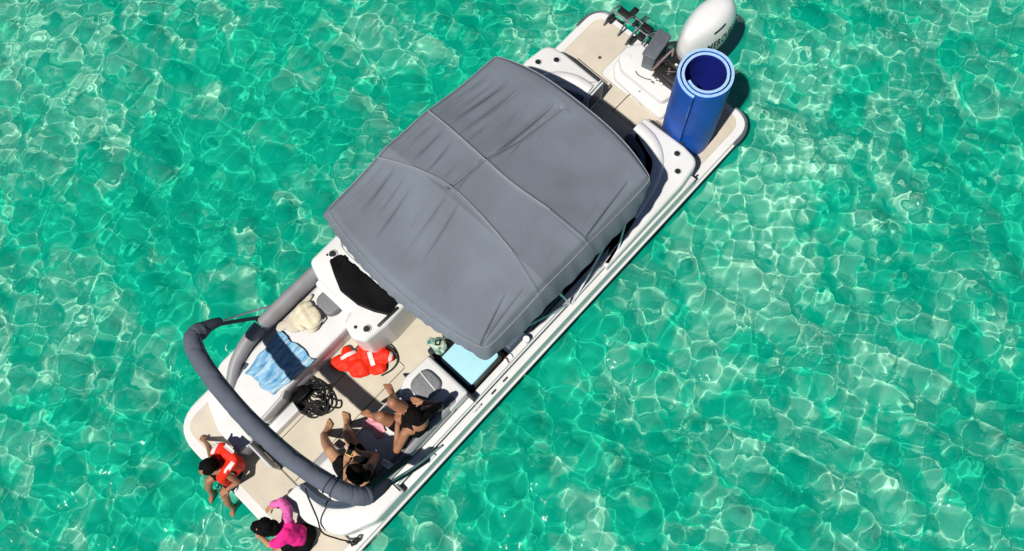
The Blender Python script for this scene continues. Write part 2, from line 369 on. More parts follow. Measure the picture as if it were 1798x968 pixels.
# ---- bow seats
def bow_seat(s):
    pts = rp([(s * 1.08, 5.06, .02), (s * 1.08, 6.2, .2), (s * .90, 6.66, .2), (s * .60, 6.72, .1), (s * .40, 6.64, .05), (s * .42, 6.30, .05), (s * .46, 6.22, .03), (s * .46, 5.06, .02)], 6)
    bm = NB(); prism(bm, inset(ccw(pts), .015), .45, .73, .01, 2)
    b = obj('bow_seat', bm, 'gelcoat', boat)
    bm = NB(); prism(bm, pts, .735, .87, .035, 4, zf=lambda x, y: .008 * math.sin(x * 9) * math.sin(y * 7), bot=.02); sc_ = obj('seat_cushion', bm, 'vinyl_white', b)
    bm = NB(); tube(bm, [(x, y, .866) for x, y in inset(ccw(pts), .026)], .0045, 6, closed=True); obj('piping', bm, 'vinyl_grey', sc_)
    bm = NB(); prism(bm, rp([(s * .40, 6.27, .01), (s * .27, 6.29, .02), (s * .27, 6.76, .02), (s * .40, 6.76, .01)]), .45, .60, .015, 2); obj('seat_step', bm, 'vinyl_grey' if s < 0 else 'gelcoat', b)
    # backrest along the gunwale
    bm = NB()
    if s > 0:
        tube(bm, [(1.16, 4.99, .93), (1.165, 5.2, .95), (1.165, 5.9, .95)], .088, 14, smooth=4, flat=1.45)
        obj('backrest', bm, 'vinyl_grey', b)
        bm = NB(); tube(bm, [(1.165, 5.915, .95), (1.15, 6.12, .94), (1.08, 6.38, .9), (.96, 6.58, .84), (.88, 6.66, .8)], .086, 14, smooth=5, flat=1.35, rf=lambda t, a: 1 - .35 * t)
        obj('backrest', bm, 'vinyl_grey', b)
    else:
        pp = rp([(-.93, 5.0, .06), (-1.075, 5.0, .06), (-1.075, 6.35, .05), (-.93, 6.35, .05)])
        bm = NB(); prism(bm, pp, .74, 1.0, .06, 5); o = obj('backrest', bm, 'vinyl_grey', b)
        bm = NB(); tube(bm, [(x, y, .965) for x, y in inset(ccw(pp), .012)], .006, 6, closed=True); obj('piping', bm, 'vinyl_white', o)
    return b
sb = bow_seat(1); pb = bow_seat(-1)

# ---- helm console (starboard)
bm = NB()
prism(bm, rp([(1.25, 4.55, .05), (1.25, 5.02, .1), (1.02, 5.10, .05), (.48, 5.10, .03), (.44, 5.26, .08), (.24, 5.32, .1), (.10, 5.24, .08), (.06, 4.95, .06), (.08, 4.45, .05), (.6, 4.3, .05)]), .45, 1.14, .05, 4)
con = obj('helm_console', bm, 'gelcoat', boat)
bm = NB(); prism(bm, rp([(1.08, 4.86, .04), (1.04, 4.72, .06), (.66, 4.70, .05), (.14, 4.66, .03), (.12, 4.86, .04), (.27, 4.94, .05), (.46, 5.01, .04), (.72, 5.03, .05)], 4), 1.135, 1.165, .012, 2)
for x, y, r in ((.96, 4.71, .03), (.80, 4.70, .035), (.62, 4.69, .03), (.50, 4.70, .04), (.40, 4.69, .03), (.30, 4.67, .035)): ell(bm, (x, y, 1.150), (r * 1.3, r, .014))
ws = fuse('dash_cover', bm, 'smoked_acrylic', con, .008, 2, vnoise(71, [(14, .004), (30, .002)]))
bm = NB(); tube(bm, [(1.12, 4.58, 1.16), (1.0, 4.68, 1.27), (.6, 4.69, 1.30), (.2, 4.66, 1.27), (.1, 4.5, 1.16)], .016, 8, smooth=5); obj('screen_frame', bm, 'gelcoat', ws)
bm = NB(); box(bm, (.115, 4.88, 1.15), (.035, .30, .03), rot=Matrix.Rotation(R(-2), 3, 'Z').to_euler(), bev=.01); obj('console_rail', bm, 'black_plastic', con)
def cup(parent, x, y, z, r=.042):
    bm = NB(); lathe(bm, (x, y, z), [(r * .2, .004), (r * .86, .004), (r * .9, .012), (r, .016), (r * 1.12, .014), (r * 1.15, 0)], 24)
    c = obj('cup_holder', bm, 'stainless', parent)
    bm = NB(); lathe(bm, (x, y, z), [(r * .8, .014), (r * .82, .018), (r * .3, .019)], 20); obj('cup_well', bm, 'black_plastic', c)
cup(con, .19, 5.13, 1.14); cup(con, 1.10, 4.78, 1.14, .045)
bm = NB(); lathe(bm, (1.14, 4.83, 1.14), [(.014, 0), (.014, .008), (.006, .01)], 10); obj('deck_fitting', bm, 'black_plastic', con); bm = NB(); lathe(bm, (.30, 5.2, 1.14), [(.02, 0), (.02, .006), (.01, .008)], 10); obj('deck_fitting', bm, 'black_plastic', con)
# steering wheel and helm seat in the shade of the top
bm = NB(); tube(bm, [(.62 + .17 * math.cos(a), 4.22 + .06 * math.sin(a), 1.12 + .16 * math.sin(a)) for a in np.linspace(0, 2 * math.pi, 24, endpoint=False)], .014, 8, closed=True)
for a in (.5, 2.6, 4.7): tube(bm, [(.62, 4.24, 1.12), (.62 + .17 * math.cos(a), 4.22 + .06 * math.sin(a), 1.12 + .16 * math.sin(a))], .01, 6)
obj('steering_wheel', bm, 'black_plastic', con)
bm = NB(); prism(bm, rp([(.38, 3.45, .08), (.9, 3.45, .08), (.9, 3.95, .08), (.38, 3.95, .08)]), .85, .98, .03); prism(bm, rp([(.38, 3.38, .04), (.9, 3.38, .04), (.9, 3.48, .04), (.38, 3.48, .04)]), .95, 1.35, .03); lathe(bm, (.64, 3.7, .45), [(.16, 0), (.15, .02), (.05, .05), (.05, .41)], 16); obj('helm_seat', bm, 'vinyl_navy', boat)
# headrest on the console front
def headrest(parent, outline, z, mats, split=None):
    bm = NB(); prism(bm, rp([(x, y, .12) for x, y in outline], 8), z - .06, z + .03, .03, 4); h = obj('headrest', bm, mats[0], parent)
    return h
headrest(sb, [(.93, 5.06), (.64, 5.06), (.64, 5.33), (.93, 5.31)], .97, ['vinyl_speckled'])
bm = NB(); prism(bm, rp([(1.06, 5.03, .03), (.50, 5.03, .03), (.50, 5.16, .05), (1.06, 5.16, .05)]), .80, 1.02, .03); obj('seat_back', bm, 'vinyl_white', sb)

# ---- port console
bm = NB(); prism(bm, rp([(-1.08, 4.87, .04), (-1.08, 5.14, .06), (-.92, 5.42, .1), (-.55, 5.42, .1), (-.45, 5.25, .06), (-.47, 4.87, .04)]), .45, .985, .035, 4); pc = obj('port_console', bm, 'gelcoat', boat)
pc.name = 'seat_console'
h = headrest(pc, [(-.54, 4.98), (-.84, 4.98), (-.84, 5.28), (-.54, 5.28)], 1.0, ['vinyl_speckled'])
bm = NB(); box(bm, (-.69, 5.09, 1.032), (.012, .30, .006), rot=Matrix.Rotation(R(83), 3, 'Z').to_euler(), bev=.002); obj('trim_strip', bm, 'vinyl_white', h)
bm = NB(); prism(bm, rp([(-1.17, 4.90, .01), (-1.17, 4.86, .01), (-.46, 4.86, .01), (-.46, 4.90, .01)]), .45, .90, .01); obj('bulkhead', bm, 'black_plastic', pc)
bm = NB(); prism(bm, rp([(-1.08, 3.3, .04), (-1.08, 4.22, .04), (-.62, 4.22, .08), (-.62, 3.3, .04)]), .45, .83, .03); ch = obj('lounge_seat', bm, 'vinyl_navy', boat)

# ---- stern seating
for s in (-1, 1):
    pts = rp([(s * .345, 1.035, .05), (s * .95, 1.02, .1), (s * 1.20, 1.06, .22), (s * 1.245, 1.4, .1), (s * 1.245, 2.75, .02), (s * 1.13, 2.75, .02), (s * 1.08, 2.2, .2), (s * .98, 1.78, .2), (s * .75, 1.46, .15), (s * .345, 1.30, .05)], 6)
    bm = NB(); prism(bm, pts, .44, .93, .05, 5, zf=lambda x, y: -.10 * max(0, min(1, (y - 1.7) / 1.0))); st = obj('stern_seat_back', bm, 'gelcoat', boat)
    for cx, cy in ((1.10, 1.34), (.95, 1.17)): cup(st, s * cx, cy, .93, .04)
    bm = NB(); tube(bm, [(s * .36, 1.36, .86), (s * .66, 1.46, .88), (s * .86, 1.74, .86), (s * .96, 2.2, .80)], .05, 10, smooth=6, flat=1.5); obj('bolster', bm, 'vinyl_navy', st)
    bm = NB(); tube(bm, [(s * .37, 1.20, .915), (s * .62, 1.235, .925), (s * .84, 1.38, .925), (s * .98, 1.66, .91), (s * 1.07, 2.1, .87)], .085, 14, smooth=8, flat=.62, rf=lambda t, a: 1 - .35 * t); obj('seat_pad', bm, 'vinyl_white', st)
    bm = NB(); tube(bm, [(s * .40, 1.022, .90), (s * .92, 1.006, .90)], .006, 6); obj('hinge_line', bm, 'seam_dark', st)
    bm = NB(); prism(bm, rp([(s * .36, 1.36, .05), (s * .36, 1.95, .06), (s * .6, 2.1, .1), (s * .6, 3.2, .05), (s * 1.05, 3.2, .03), (s * 1.05, 2.2, .1), (s * .7, 1.5, .1)]), .45, .80, .04); obj('stern_bench', bm, 'vinyl_navy', boat)
# stainless transom gate folded open beside the starboard stern seat
bm = NB(); tube(bm, [(.335, 1.02, .46), (.335, 1.02, .90), (.325, 1.30, .90), (.325, 1.30, .46)], .012, 8); tube(bm, [(.335, 1.02, .55), (.325, 1.30, .55)], .01, 8); tube(bm, [(.36, 1.02, .93), (.345, 1.32, .93)], .009, 8)
tg = obj('stern_gate', bm, 'stainless', boat)
bm = NB(); box(bm, (.328, 1.16, .73), (.012, .25, .32), bev=.004); obj('gate_panel', bm, 'vinyl_navy', tg)

# ---- motor well cover with its lower step
bm = NB(); prism(bm, rp([(.46, .10, .06), (.545, .30, .06), (.535, .54, .14), (.40, .68, .1), (-.42, .74, .08), (-.42, .12, .04)], 6), .442, .52, .03, 3); wl = obj('motor_well_cover', bm, 'gelcoat', boat)
bm = NB(); prism(bm, rp([(.44, .13, .06), (.54, .30, .06), (.53, .46, .12), (.38, .58, .1), (-.30, .60, .08), (-.38, .30, .05), (-.30, .16, .03)], 6), .515, .63, .03, 4); top = obj('well_lid', bm, 'gelcoat', wl)
bm = NB()
lathe(bm, (.43, .40, .63), [(.05, 0), (.05, .006), (.04, .008), (.01, .006)], 20); obj('filler_cap', bm, 'gelcoat', top)
bm = NB(); tube(bm, [(.22, .49, .635), (.16, .52, .65), (.06, .50, .65), (.0, .46, .635)], .007, 6, smooth=4); obj('latch_handle', bm, 'grey_metal', top)
for c_, s_ in (((-.04, .47, .634), (.05, .02, .012)), ((.03, .62, .524), (.02, .02, .012)), ((.5, .22, .633), (.03, .02, .01)), ((.0, .20, .634), (.03, .045, .012))): bm = NB(); box(bm, c_, s_, bev=.002); obj('latch_handle', bm, 'grey_metal', top)
# folded boarding ladder
bm = NB()
for a, b in (((1.02, .16, .47), (.98, -.12, .62)), ((.78, .16, .47), (.74, -.12, .62)), ((.62, .20, .47), (.56, -.10, .62)), ((.44, .18, .47), (.40, -.10, .60))):
    tube(bm, [a, ((a[0] + b[0]) / 2, (a[1] + b[1]) / 2, a[2] + .20), b, (b[0], b[1] - .05, .42)], .013, 8, smooth=4)
tube(bm, [(1.0, .02, .66), (.42, .0, .62)], .014, 8); tube(bm, [(.98, -.12, .60), (.40, -.12, .58)], .014, 8)
ld = obj('boarding_ladder', bm, 'grey_metal', boat)
for c, sz in (((.86, -.06, .64), (.20, .09, .04)), ((.50, -.06, .66), (.16, .10, .05)), ((.50, .06, .62), (.10, .10, .05)), ((.98, .08, .58), (.05, .14, .05)), ((.66, -.02, .66), (.05, .10, .05)), ((.58, .14, .55), (.05, .12, .06)), ((.80, -.16, .62), (.08, .14, .04))):
    bm = NB(); box(bm, c, sz, bev=.012); obj('ladder_tread', bm, 'black_plastic', ld)
# battery box by the engine
bm = NB(); prism(bm, rp([(.30, .0, .03), (.12, -.02, .03), (.06, .36, .03), (.22, .40, .03)]), .52, .90, .02, 3); bb = obj('battery_box', bm, 'grey_metal', boat)
bm = NB(); prism(bm, rp([(.31, -.012, .03), (.11, -.03, .03), (.05, .37, .03), (.23, .41, .03)]), .90, .93, .012, 2); obj('box_lid', bm, 'grey_metal', bb)

# ---- outboard motor
ob = []
bm = NB()
def foot(w, yf, yb, n=40):
    pts = []
    for k in range(n):
        a = 2 * math.pi * k / n; c, s_ = math.cos(a), math.sin(a)
        y = (yf + yb) / 2 + (yf - yb) / 2 * s_; t = min(1, max(0, (y - yb) / (yf - yb)))
        ww = w * (1 - .30 * t ** 2.2) * (1 - .12 * (1 - t) ** 3)
        pts.append((ww * math.copysign(abs(c) ** .75, c), y))
    return pts
EX = -.19
levels = [(.86, .19, .14, -.50), (.92, .24, .17, -.60), (1.02, .268, .19, -.68), (1.12, .272, .20, -.72), (1.20, .262, .20, -.71), (1.30, .236, .185, -.68), (1.38, .20, .165, -.63), (1.435, .155, .13, -.57), (1.462, .10, .06, -.46), (1.472, .04, -.05, -.32)]
rings = [[bm.verts.new((EX + x, y, z + (.03 * (y + .2) if z > 1.2 else 0))) for x, y in foot(w, a, b)] for z, w, a, b in levels]
n = len(rings[0])
for A, B in zip(rings, rings[1:]):
    for i in range(n): bm.faces.new((A[i], A[(i + 1) % n], B[(i + 1) % n], B[i]))
bm.faces.new(rings[-1]); bm.faces.new(rings[0][::-1])
motor = obj('outboard_motor', bm, 'gelcoat_cowl', boat, ang=60)
bvh = BVHTree.FromPolygons([v.co.copy() for v in motor.data.vertices], [tuple(p.vertices) for p in motor.data.polygons])
bm = NB(); lathe(bm, (EX + .05, .03, 1.43), [(.028, 0), (.026, .01), (.012, .008)], 16); obj('cowl_knob', bm, 'gelcoat_cowl', motor)
bm = NB(); tube(bm, [(EX + x * 1.01, y * 1.005, 1.0) for x, y in foot(.26, .185, -.665)], .008, 6, closed=True); obj('cowl_seam', bm, 'grey_metal', motor)
# lettering on the port side of the cowl
cu_ = bpy.data.curves.new('lettering', 'FONT'); cu_.body = 'MERCURY'; cu_.size = .115; cu_.extrude = 0; cu_.offset = .0035; cu_.space_character = 1.08
to = link(bpy.data.objects.new('tmp', cu_)); dg = bpy.context.evaluated_depsgraph_get(); tm = bpy.data.meshes.new_from_object(to.evaluated_get(dg)); bpy.data.objects.remove(to)
bm = NB(); bm.from_mesh(tm); bmesh.ops.triangulate(bm, faces=bm.faces); bmesh.ops.subdivide_edges(bm, edges=bm.edges, cuts=1)
W = max(v.co.x for v in bm.verts)
for v in bm.verts:
    y = -.02 - v.co.x / W * .50; z = 1.10 + v.co.y * 1.5
    h = bvh.ray_cast(Vector((-1.5, y, z)), Vector((1, 0, 0)))[0]
    v.co = Vector(((h.x if h else -.42) - .004, y, z))
o = obj('lettering', bm, 'black_plastic', motor)
bm = NB(); pts = []
for y in np.linspace(-.12, -.32, 8):
    for z in (1.335, 1.365):
        h = bvh.ray_cast(Vector((-1.5, y, z)), Vector((1, 0, 0)))[0]; pts.append(bm.verts.new((h.x - .004, y, z)))
for i in range(7): bm.faces.new((pts[2 * i], pts[2 * i + 2], pts[2 * i + 3], pts[2 * i + 1]))
obj('badge', bm, 'black_plastic', motor)
bm = NB(); prism(bm, rp([(EX - .09, -.05, .04), (EX - .09, -.42, .08), (EX + .09, -.42, .08), (EX + .09, -.05, .04)]), -.35, .87, .02); prism(bm, rp([(EX - .16, -.1, .05), (EX - .16, -.62, .08), (EX + .16, -.62, .08), (EX + .16, -.1, .05)]), -.30, -.27, .008)
cone(bm, (EX, -.02, -.52), .05, (EX, -.46, -.52), .04); obj('drive_leg', bm, 'gelcoat_cowl', motor)
bm = NB(); lathe(bm, (EX, -.5, -.52), [(.04, 0), (.04, .09)], 12, axis=Matrix.Rotation(R(90), 3, 'X').to_euler())
for k in range(3):
    a = k * 2.094; box(bm, (EX + .11 * math.cos(a), -.54, -.52 + .11 * math.sin(a)), (.16, .012, .10), rot=(Matrix.Rotation(-a, 3, 'Y') @ Matrix.Rotation(.5, 3, 'X')).to_euler(), bev=.005)
obj('propeller', bm, 'black_plastic', motor)
bm = NB(); box(bm, (EX, .10, .66), (.30, .22, .50), bev=.03)
for dx in (-.13, .13): box(bm, (EX + dx, .12, .78), (.05, .34, .16), bev=.015)
tube(bm, [(EX - .2, .12, .84), (EX + .2, .12, .84)], .022, 10)
box(bm, (EX + .01, .28, .66), (.40, .26, .24), bev=.04); box(bm, (EX + .0, .22, .86), (.26, .14, .10), bev=.03); box(bm, (EX + .10, .20, .80), (.10, .16, .14), bev=.03); box(bm, (EX - .10, .22, .82), (.12, .10, .10), bev=.03)
for P_ in ([(.02, .40, .62), (-.02, .30, .86), (-.12, .20, .90), (-.16, .12, .93)], [(-.28, .40, .60), (-.30, .30, .84), (-.24, .2, .92)], [(-.06, .42, .60), (-.10, .36, .80), (-.20, .30, .84), (-.30, .22, .88)], [(.0, .20, .86), (.06, .10, .96), (-.04, .02, 1.0)]): tube(bm, P_, .013, 7, smooth=5)
obj('transom_bracket', bm, 'black_plastic', motor)
bm = NB(); tube(bm, [(.04, .40, .74), (.0, .22, .88), (-.02, .10, .93)], .017, 8, smooth=4); tube(bm, [(-.02, .10, .93), (-.10, .24, .86), (-.17, .36, .74)], .014, 8, smooth=4); obj('steering_link', bm, 'bracket_brown', motor)
for c_ in ((-.18, .24, .90), (-.10, .05, .98), (-.07, .40, .66), (-.14, .43, .65)): bm = NB(); box(bm, c_, (.04, .035, .03), bev=.008); obj('bracket_fitting', bm, 'reflective_white', motor)

# ------------------------------------------------------------------ main bimini top
NX, NY = 620, 380
u = np.linspace(-1.0, 1.0, NX); v = np.linspace(0, 1, NY); U, V = np.meshgrid(u, v)
ya = 1.905 + .12 * np.abs(U) ** 3; yf = 4.70 - .13 * np.abs(U) ** 2.2
# small skirt all round: the last few rows turn down
def side(t, a, b): return (t - a) / (b - a)
xc = -.035; hw = 1.10
Xc = xc + hw * U * (1 - .008 * np.abs(2 * V - 1) ** 16 - (.035 + .05 * (V > .5) * (U < 0)) * np.abs(2 * V - 1) ** (70 - 35 * (V > .5))) + .03 * np.clip(U, 0, 1) * np.abs(2 * V - 1) ** 3 + .02 * U * np.sin(np.pi * V); Yc = ya + (yf - ya) * V
def zc(x, y):
    un = (x - xc) / hw
    bows = np.array([1.98, 3.13, 3.68, 4.66]); zb = np.array([2.10, 2.33, 2.38, 2.27])
    z = np.interp(y, bows, zb)
    for a, b, s in ((2.05, 3.13, .035), (3.13, 3.68, .014), (3.68, 4.66, .03)):
        t = np.clip((y - a) / (b - a), 0, 1); z = z - s * np.sin(np.pi * t) ** 1.0
    return z - .12 * np.abs(un) ** 2.4
Zc = zc(Xc, Yc)
def ridge(x, y, pts, w, h):
    """raised or sunk line along a polyline"""
    o = np.zeros_like(x); d2 = np.full_like(x, 1e9)
    for (x0, y0), (x1, y1) in zip(pts, pts[1:]):
        dx, dy = x1 - x0, y1 - y0; t = np.clip(((x - x0) * dx + (y - y0) * dy) / (dx * dx + dy * dy), 0, 1)
        d2 = np.minimum(d2, (x - x0 - t * dx) ** 2 + (y - y0 - t * dy) ** 2)
    return h * np.exp(-d2 / w ** 2)
def crease(x, y, p, q, w, h):
    dx, dy = q[0] - p[0], q[1] - p[1]; L2 = dx * dx + dy * dy; t = ((x - p[0]) * dx + (y - p[1]) * dy) / L2
    d = ((x - p[0]) * dy - (y - p[1]) * dx) / math.sqrt(L2); tp = np.clip(np.sin(np.pi * np.clip(t, 0, 1)), 0, 1) ** .6
    return tp * h * (np.exp(-((d - w * .8) / w) ** 2) - np.exp(-((d + w * .8) / w) ** 2) * .9)
def crease_valley(x, y, p, q, w, h):
    dx, dy = q[0] - p[0], q[1] - p[1]; L2 = dx * dx + dy * dy; t = ((x - p[0]) * dx + (y - p[1]) * dy) / L2
    d = ((x - p[0]) * dy - (y - p[1]) * dx) / math.sqrt(L2) + .006 * np.sin(t * 4 + p[0] * 9)
    return np.clip(np.sin(np.pi * np.clip(t, 0, 1)), 0, 1) ** .6 * h * np.exp(-(d / w) ** 2)
seam1 = [(1.05, 3.83), (.59, 3.67), (.19, 3.59), (-.27, 3.62), (-.7, 3.68), (-1.15, 3.80)]
seam2 = [(1.05, 3.09), (.7, 3.11), (.19, 3.14), (-.22, 3.15), (-.67, 3.10), (-1.15, 3.07)]
Zc += ridge(Xc, Yc, seam1, .014, .010) + ridge(Xc, Yc, seam2, .016, .012)
Zc += ridge(Xc, Yc, [(.06, 2.12), (.11, 2.7), (.19, 3.12), (.22, 3.60)], .022, -.026) + ridge(Xc, Yc, [(-.01, 2.12), (.05, 2.7), (.14, 3.12), (.17, 3.60)], .045, .012)
CR = [((.92, 2.30), (.95, 3.05), .016, .010), ((.69, 2.22), (.76, 3.06), .016, .012), ((.53, 2.15), (.60, 3.08), .018, .010), ((.80, 2.3), (.84, 3.05), .012, .006),
      ((.30, 2.2), (.36, 3.05), .02, .006), ((.13, 2.12), (.15, 3.12), .028, .014), ((.10, 2.4), (.03, 2.95), .014, .005), ((.44, 2.6), (.47, 3.1), .012, .006),
      ((.88, 3.12), (.89, 3.70), .014, .007), ((.74, 3.14), (.71, 3.70), .014, .007), ((.57, 3.14), (.51, 3.66), .013, .006), ((.36, 3.14), (.33, 3.6), .012, .005), ((.20, 3.14), (.12, 3.62), .02, .008), ((.98, 3.14), (.99, 3.74), .012, .006),
      ((.81, 3.78), (.72, 4.50), .014, .007), ((.53, 3.74), (.42, 4.50), .014, .006), ((.18, 3.64), (.06, 4.50), .016, .006), ((.03, 3.62), (-.12, 4.40), .014, .005), ((.93, 3.8), (.88, 4.5), .012, .006), ((.66, 3.75), (.58, 4.3), .011, .004), ((.32, 3.7), (.22, 4.2), .011, .004),
      ((-.92, 4.0), (-1.08, 4.6), .02, .010), ((-1.0, 2.25), (-1.10, 3.05), .02, .016), ((-1.02, 3.85), (-1.08, 4.6), .02, .010), ((-.4, 2.1), (-.36, 2.5), .012, .003), ((-.35, 3.75), (-.5, 4.5), .012, .002)]
for p, q, w, h in CR: Zc += crease(Xc, Yc, p, q, w * .8, h * 1.5) - crease_valley(Xc, Yc, p, q, w * .50, h * 1.7)
rg = np.random.default_rng(3)
for k in range(46):
    x0 = rg.uniform(-.2, 1.0) if k < 32 else rg.uniform(-1.1, 0); seg = rg.integers(0, 3); a, b = ((2.1, 3.1), (3.15, 3.65), (3.75, 4.6))[seg]
    y0 = rg.uniform(a, (a + b) / 2); y1 = rg.uniform((a + b) / 2, b); Zc += crease(Xc, Yc, (x0, y0), (x0 + rg.uniform(-.12, .06), y1), rg.uniform(.008, .016), rg.uniform(.001, .0035) * (1 if k < 32 else .6))
# hem band: slight raised roll then the drop of the valance
dE = np.minimum.reduce([(1 - U) * hw, (1 + U) * hw, V * 2.6, (1 - V) * 2.6])
Zc -= .05 * np.exp(-(dE / .035) ** 2)
canopy = gridmesh('bimini_top', Xc, Yc, Zc, 'canvas', boat, thick=.004)
# valance (hanging edge)
def edge_path():
    P = [(Xc[0, i], Yc[0, i], Zc[0, i]) for i in range(0, NX, 3)] + [(Xc[j, -1], Yc[j, -1], Zc[j, -1]) for j in range(3, NY, 3)]
    P += [(Xc[-1, i], Yc[-1, i], Zc[-1, i]) for i in range(NX - 3, -1, -3)] + [(Xc[j, 0], Yc[j, 0], Zc[j, 0]) for j in range(NY - 3, 2, -3)]
    return P
EP = edge_path(); bm = NB(); A = []; B = []; C_ = []; n = len(EP)
for i, (x, y, z) in enumerate(EP):
    nx, ny = x - xc, (y - 3.35); ln = math.hypot(nx / 1.1, ny / 1.35) or 1
    ox = nx / 1.1 / ln; oy = ny / 1.35 / ln
    port = x < -1.0; fore = y > 4.4
    wp = max(0, min(1, (-x - .95) / .12)) * max(0, min(1, (y - 2.1) / .3)); wf = max(0, min(1, (y - 4.35) / .15)); wp *= 1 - .55 * max(0, min(1, (y - 4.1) / .4))
    drop = .085 + .165 * wp + .0 * wf + .008 * math.sin(i * .9); fl = .03 + .07 * wp + .045 * wf * (1 - wp) + .006 * math.sin(i * .55)
    A.append(bm.verts.new((x, y, z + .001))); B.append(bm.verts.new((x + ox * fl * .55, y + oy * fl * .55, z - drop * .35))); C_.append(bm.verts.new((x + ox * fl, y + oy * fl, z - drop)))
for i in range(n):
    j = (i + 1) % n; bm.faces.new((A[i], A[j], B[j], B[i])); bm.faces.new((B[i], B[j], C_[j], C_[i]))
obj('valance', bm, 'canvas', canopy, ang=80)
bm = NB(); tube(bm, [(x, y, z + .004) for x, y, z in EP], .006, 6, closed=True); obj('edge_piping', bm, 'canvas_piping', canopy, ang=80)
def on_top(pts, dz, n=12):
    P = catmull([(x, y, 0) for x, y in pts], n); return [(p.x, p.y, float(zc(np.array(p.x), np.array(p.y))) + dz) for p in P]
for s_, dz, rr in ((seam1, .008, .0075), (seam2, .010, .009)):
    bm = NB(); tube(bm, on_top([(x, y) for x, y in s_ if abs(x) < 1.12], dz), rr, 6); obj('seam_welt', bm, 'canvas_piping', canopy, ang=80)
# frame: bows under the cloth and legs down to the gunwales
bm = NB()
for y0, dz in ((2.20, 0), (3.12, 0), (3.66, 0), (4.52, 0)):
    P = [(-1.10, y0 + (.05 if y0 < 3 else -.05), 1.90)] + [(x, y0, float(zc(np.array(x), np.array(y0))) - .045) for x in np.linspace(-1.02, .92, 9)] + [(.98, y0 + (.05 if y0 < 3 else -.05), 1.90)]
    tube(bm, P, .0125, 8, smooth=2)
fr_ = obj('bimini_frame', bm, 'stainless', canopy)
for s in (-1, 1):
    hx = s * 1.20; ex = -1.10 if s < 0 else 1.0
    for (p, q) in (((hx, 3.30, .72), (ex, 4.47, 1.93)), ((hx, 3.34, .74), (ex, 3.62, 2.1)), ((hx, 3.26, .72), (ex, 2.25, 1.93)), ((hx, 2.52, .72), (ex, 2.28, 1.93)), ((hx + s * .0, 3.28, .76), (hx, 2.5, .80))):
        bm = NB(); tube(bm, [p, q], .0125, 8); obj('frame_leg', bm, 'stainless', canopy)
    for y in (3.30, 2.50):
        bm = NB(); box(bm, (hx, y, .70), (.04, .08, .03), bev=.006); box(bm, (hx, y, .73), (.02, .04, .05), bev=.005); obj('deck_hinge', bm, 'stainless', canopy)

# ------------------------------------------------------------------ folded forward bimini in its boot
wv = vnoise(8, [(34, .05), (80, .025)])
def boot_r(t, a):
    return (1 + .022 * math.sin(t * 95 + 2 * math.sin(a * 2 + t * 9)) - .05 * max(0, math.sin(t * 63 + 1.3 * math.sin(a + t * 5))) ** 8 - .04 * max(0, math.sin(t * 103 + 2 * a)) ** 10 + .03 * math.sin(a * 2 + t * 9)) * (1 - .30 * max(0, (.05 - t) / .05)) * (1 - .25 * max(0, (t - .96) / .04))
bm = NB(); BP = [(1.245, 6.27, 1.74), (1.20, 6.43, 1.85), (.86, 6.53, 1.90), (.25, 6.585, 1.91), (-.40, 6.56, 1.91), (-.88, 6.47, 1.88), (-1.12, 6.38, 1.82), (-1.21, 6.28, 1.72)]
tube(bm, BP, .091, 22, smooth=44, rf=boot_r, flat=1.0)
fold = obj('folded_bimini', bm, 'boot_canvas', boat, ang=80)
bm = NB(); tube(bm, [(x, y - .088, z + .02) for x, y, z in BP[1:-1]], .011, 6, smooth=10); obj('boot_zip', bm, 'canvas_dark', fold, ang=80)
bm = NB(); tube(bm, [(1.255, 6.30, 1.76), (1.235, 6.20, 1.72), (1.22, 6.12, 1.66)], .075, 12, smooth=4, rf=lambda t, a: 1 - .45 * t); obj('boot_end', bm, 'canvas_dark', fold)
bm = NB(); tube(bm, [(-1.22, 6.30, 1.76), (-1.235, 6.18, 1.68), (-1.23, 6.08, 1.6)], .07, 12, smooth=4, rf=lambda t, a: 1 - .45 * t); obj('boot_end', bm, 'canvas_dark', fold)
for k in (.71, .735):
    i = k * (len(BP) - 1); a = Vector(BP[int(i)]); b = Vector(BP[int(i) + 1]); p = a.lerp(b, i % 1); t = (b - a).normalized(); sx = t.cross(Vector((0, 0, 1))).normalized(); uz = sx.cross(t)
    bm = NB(); tube(bm, [p + sx * .096 * math.cos(q) + uz * .096 * math.sin(q) for q in np.linspace(0, 2 * math.pi, 24, endpoint=False)], .007, 6, closed=True); obj('tie_strap', bm, 'canvas_dark', fold)
for s in (-1, 1):
    for dx, dy, bl in ((0, 0, .022), (.012, .13, .013)):
        bm = NB(); tube(bm, [(s * 1.225, 5.70 - dy * 1.6, .72), (s * (1.235 + dx), 5.95 - dy, 1.2), (s * 1.228, 6.18 - dy * .3, 1.66)], bl, 8, smooth=5); obj('strut', bm, 'boot_canvas' if bl > .02 else 'stainless', fold)
    bm = NB(); box(bm, (s * 1.225, 5.66, .695), (.045, .12, .03), bev=.006); obj('deck_hinge', bm, 'stainless', fold)
# dark fabric hanging from the port end of the boot down to the coaming
bm = NB(); tube(bm, [(-1.12, 6.30, 1.62), (-1.10, 6.05, 1.25), (-1.10, 5.80, .92)], .035, 10, smooth=6, flat=2.0, rf=lambda t, a: 1.2 - .6 * t); obj('side_curtain', bm, 'canvas_dark', fold)

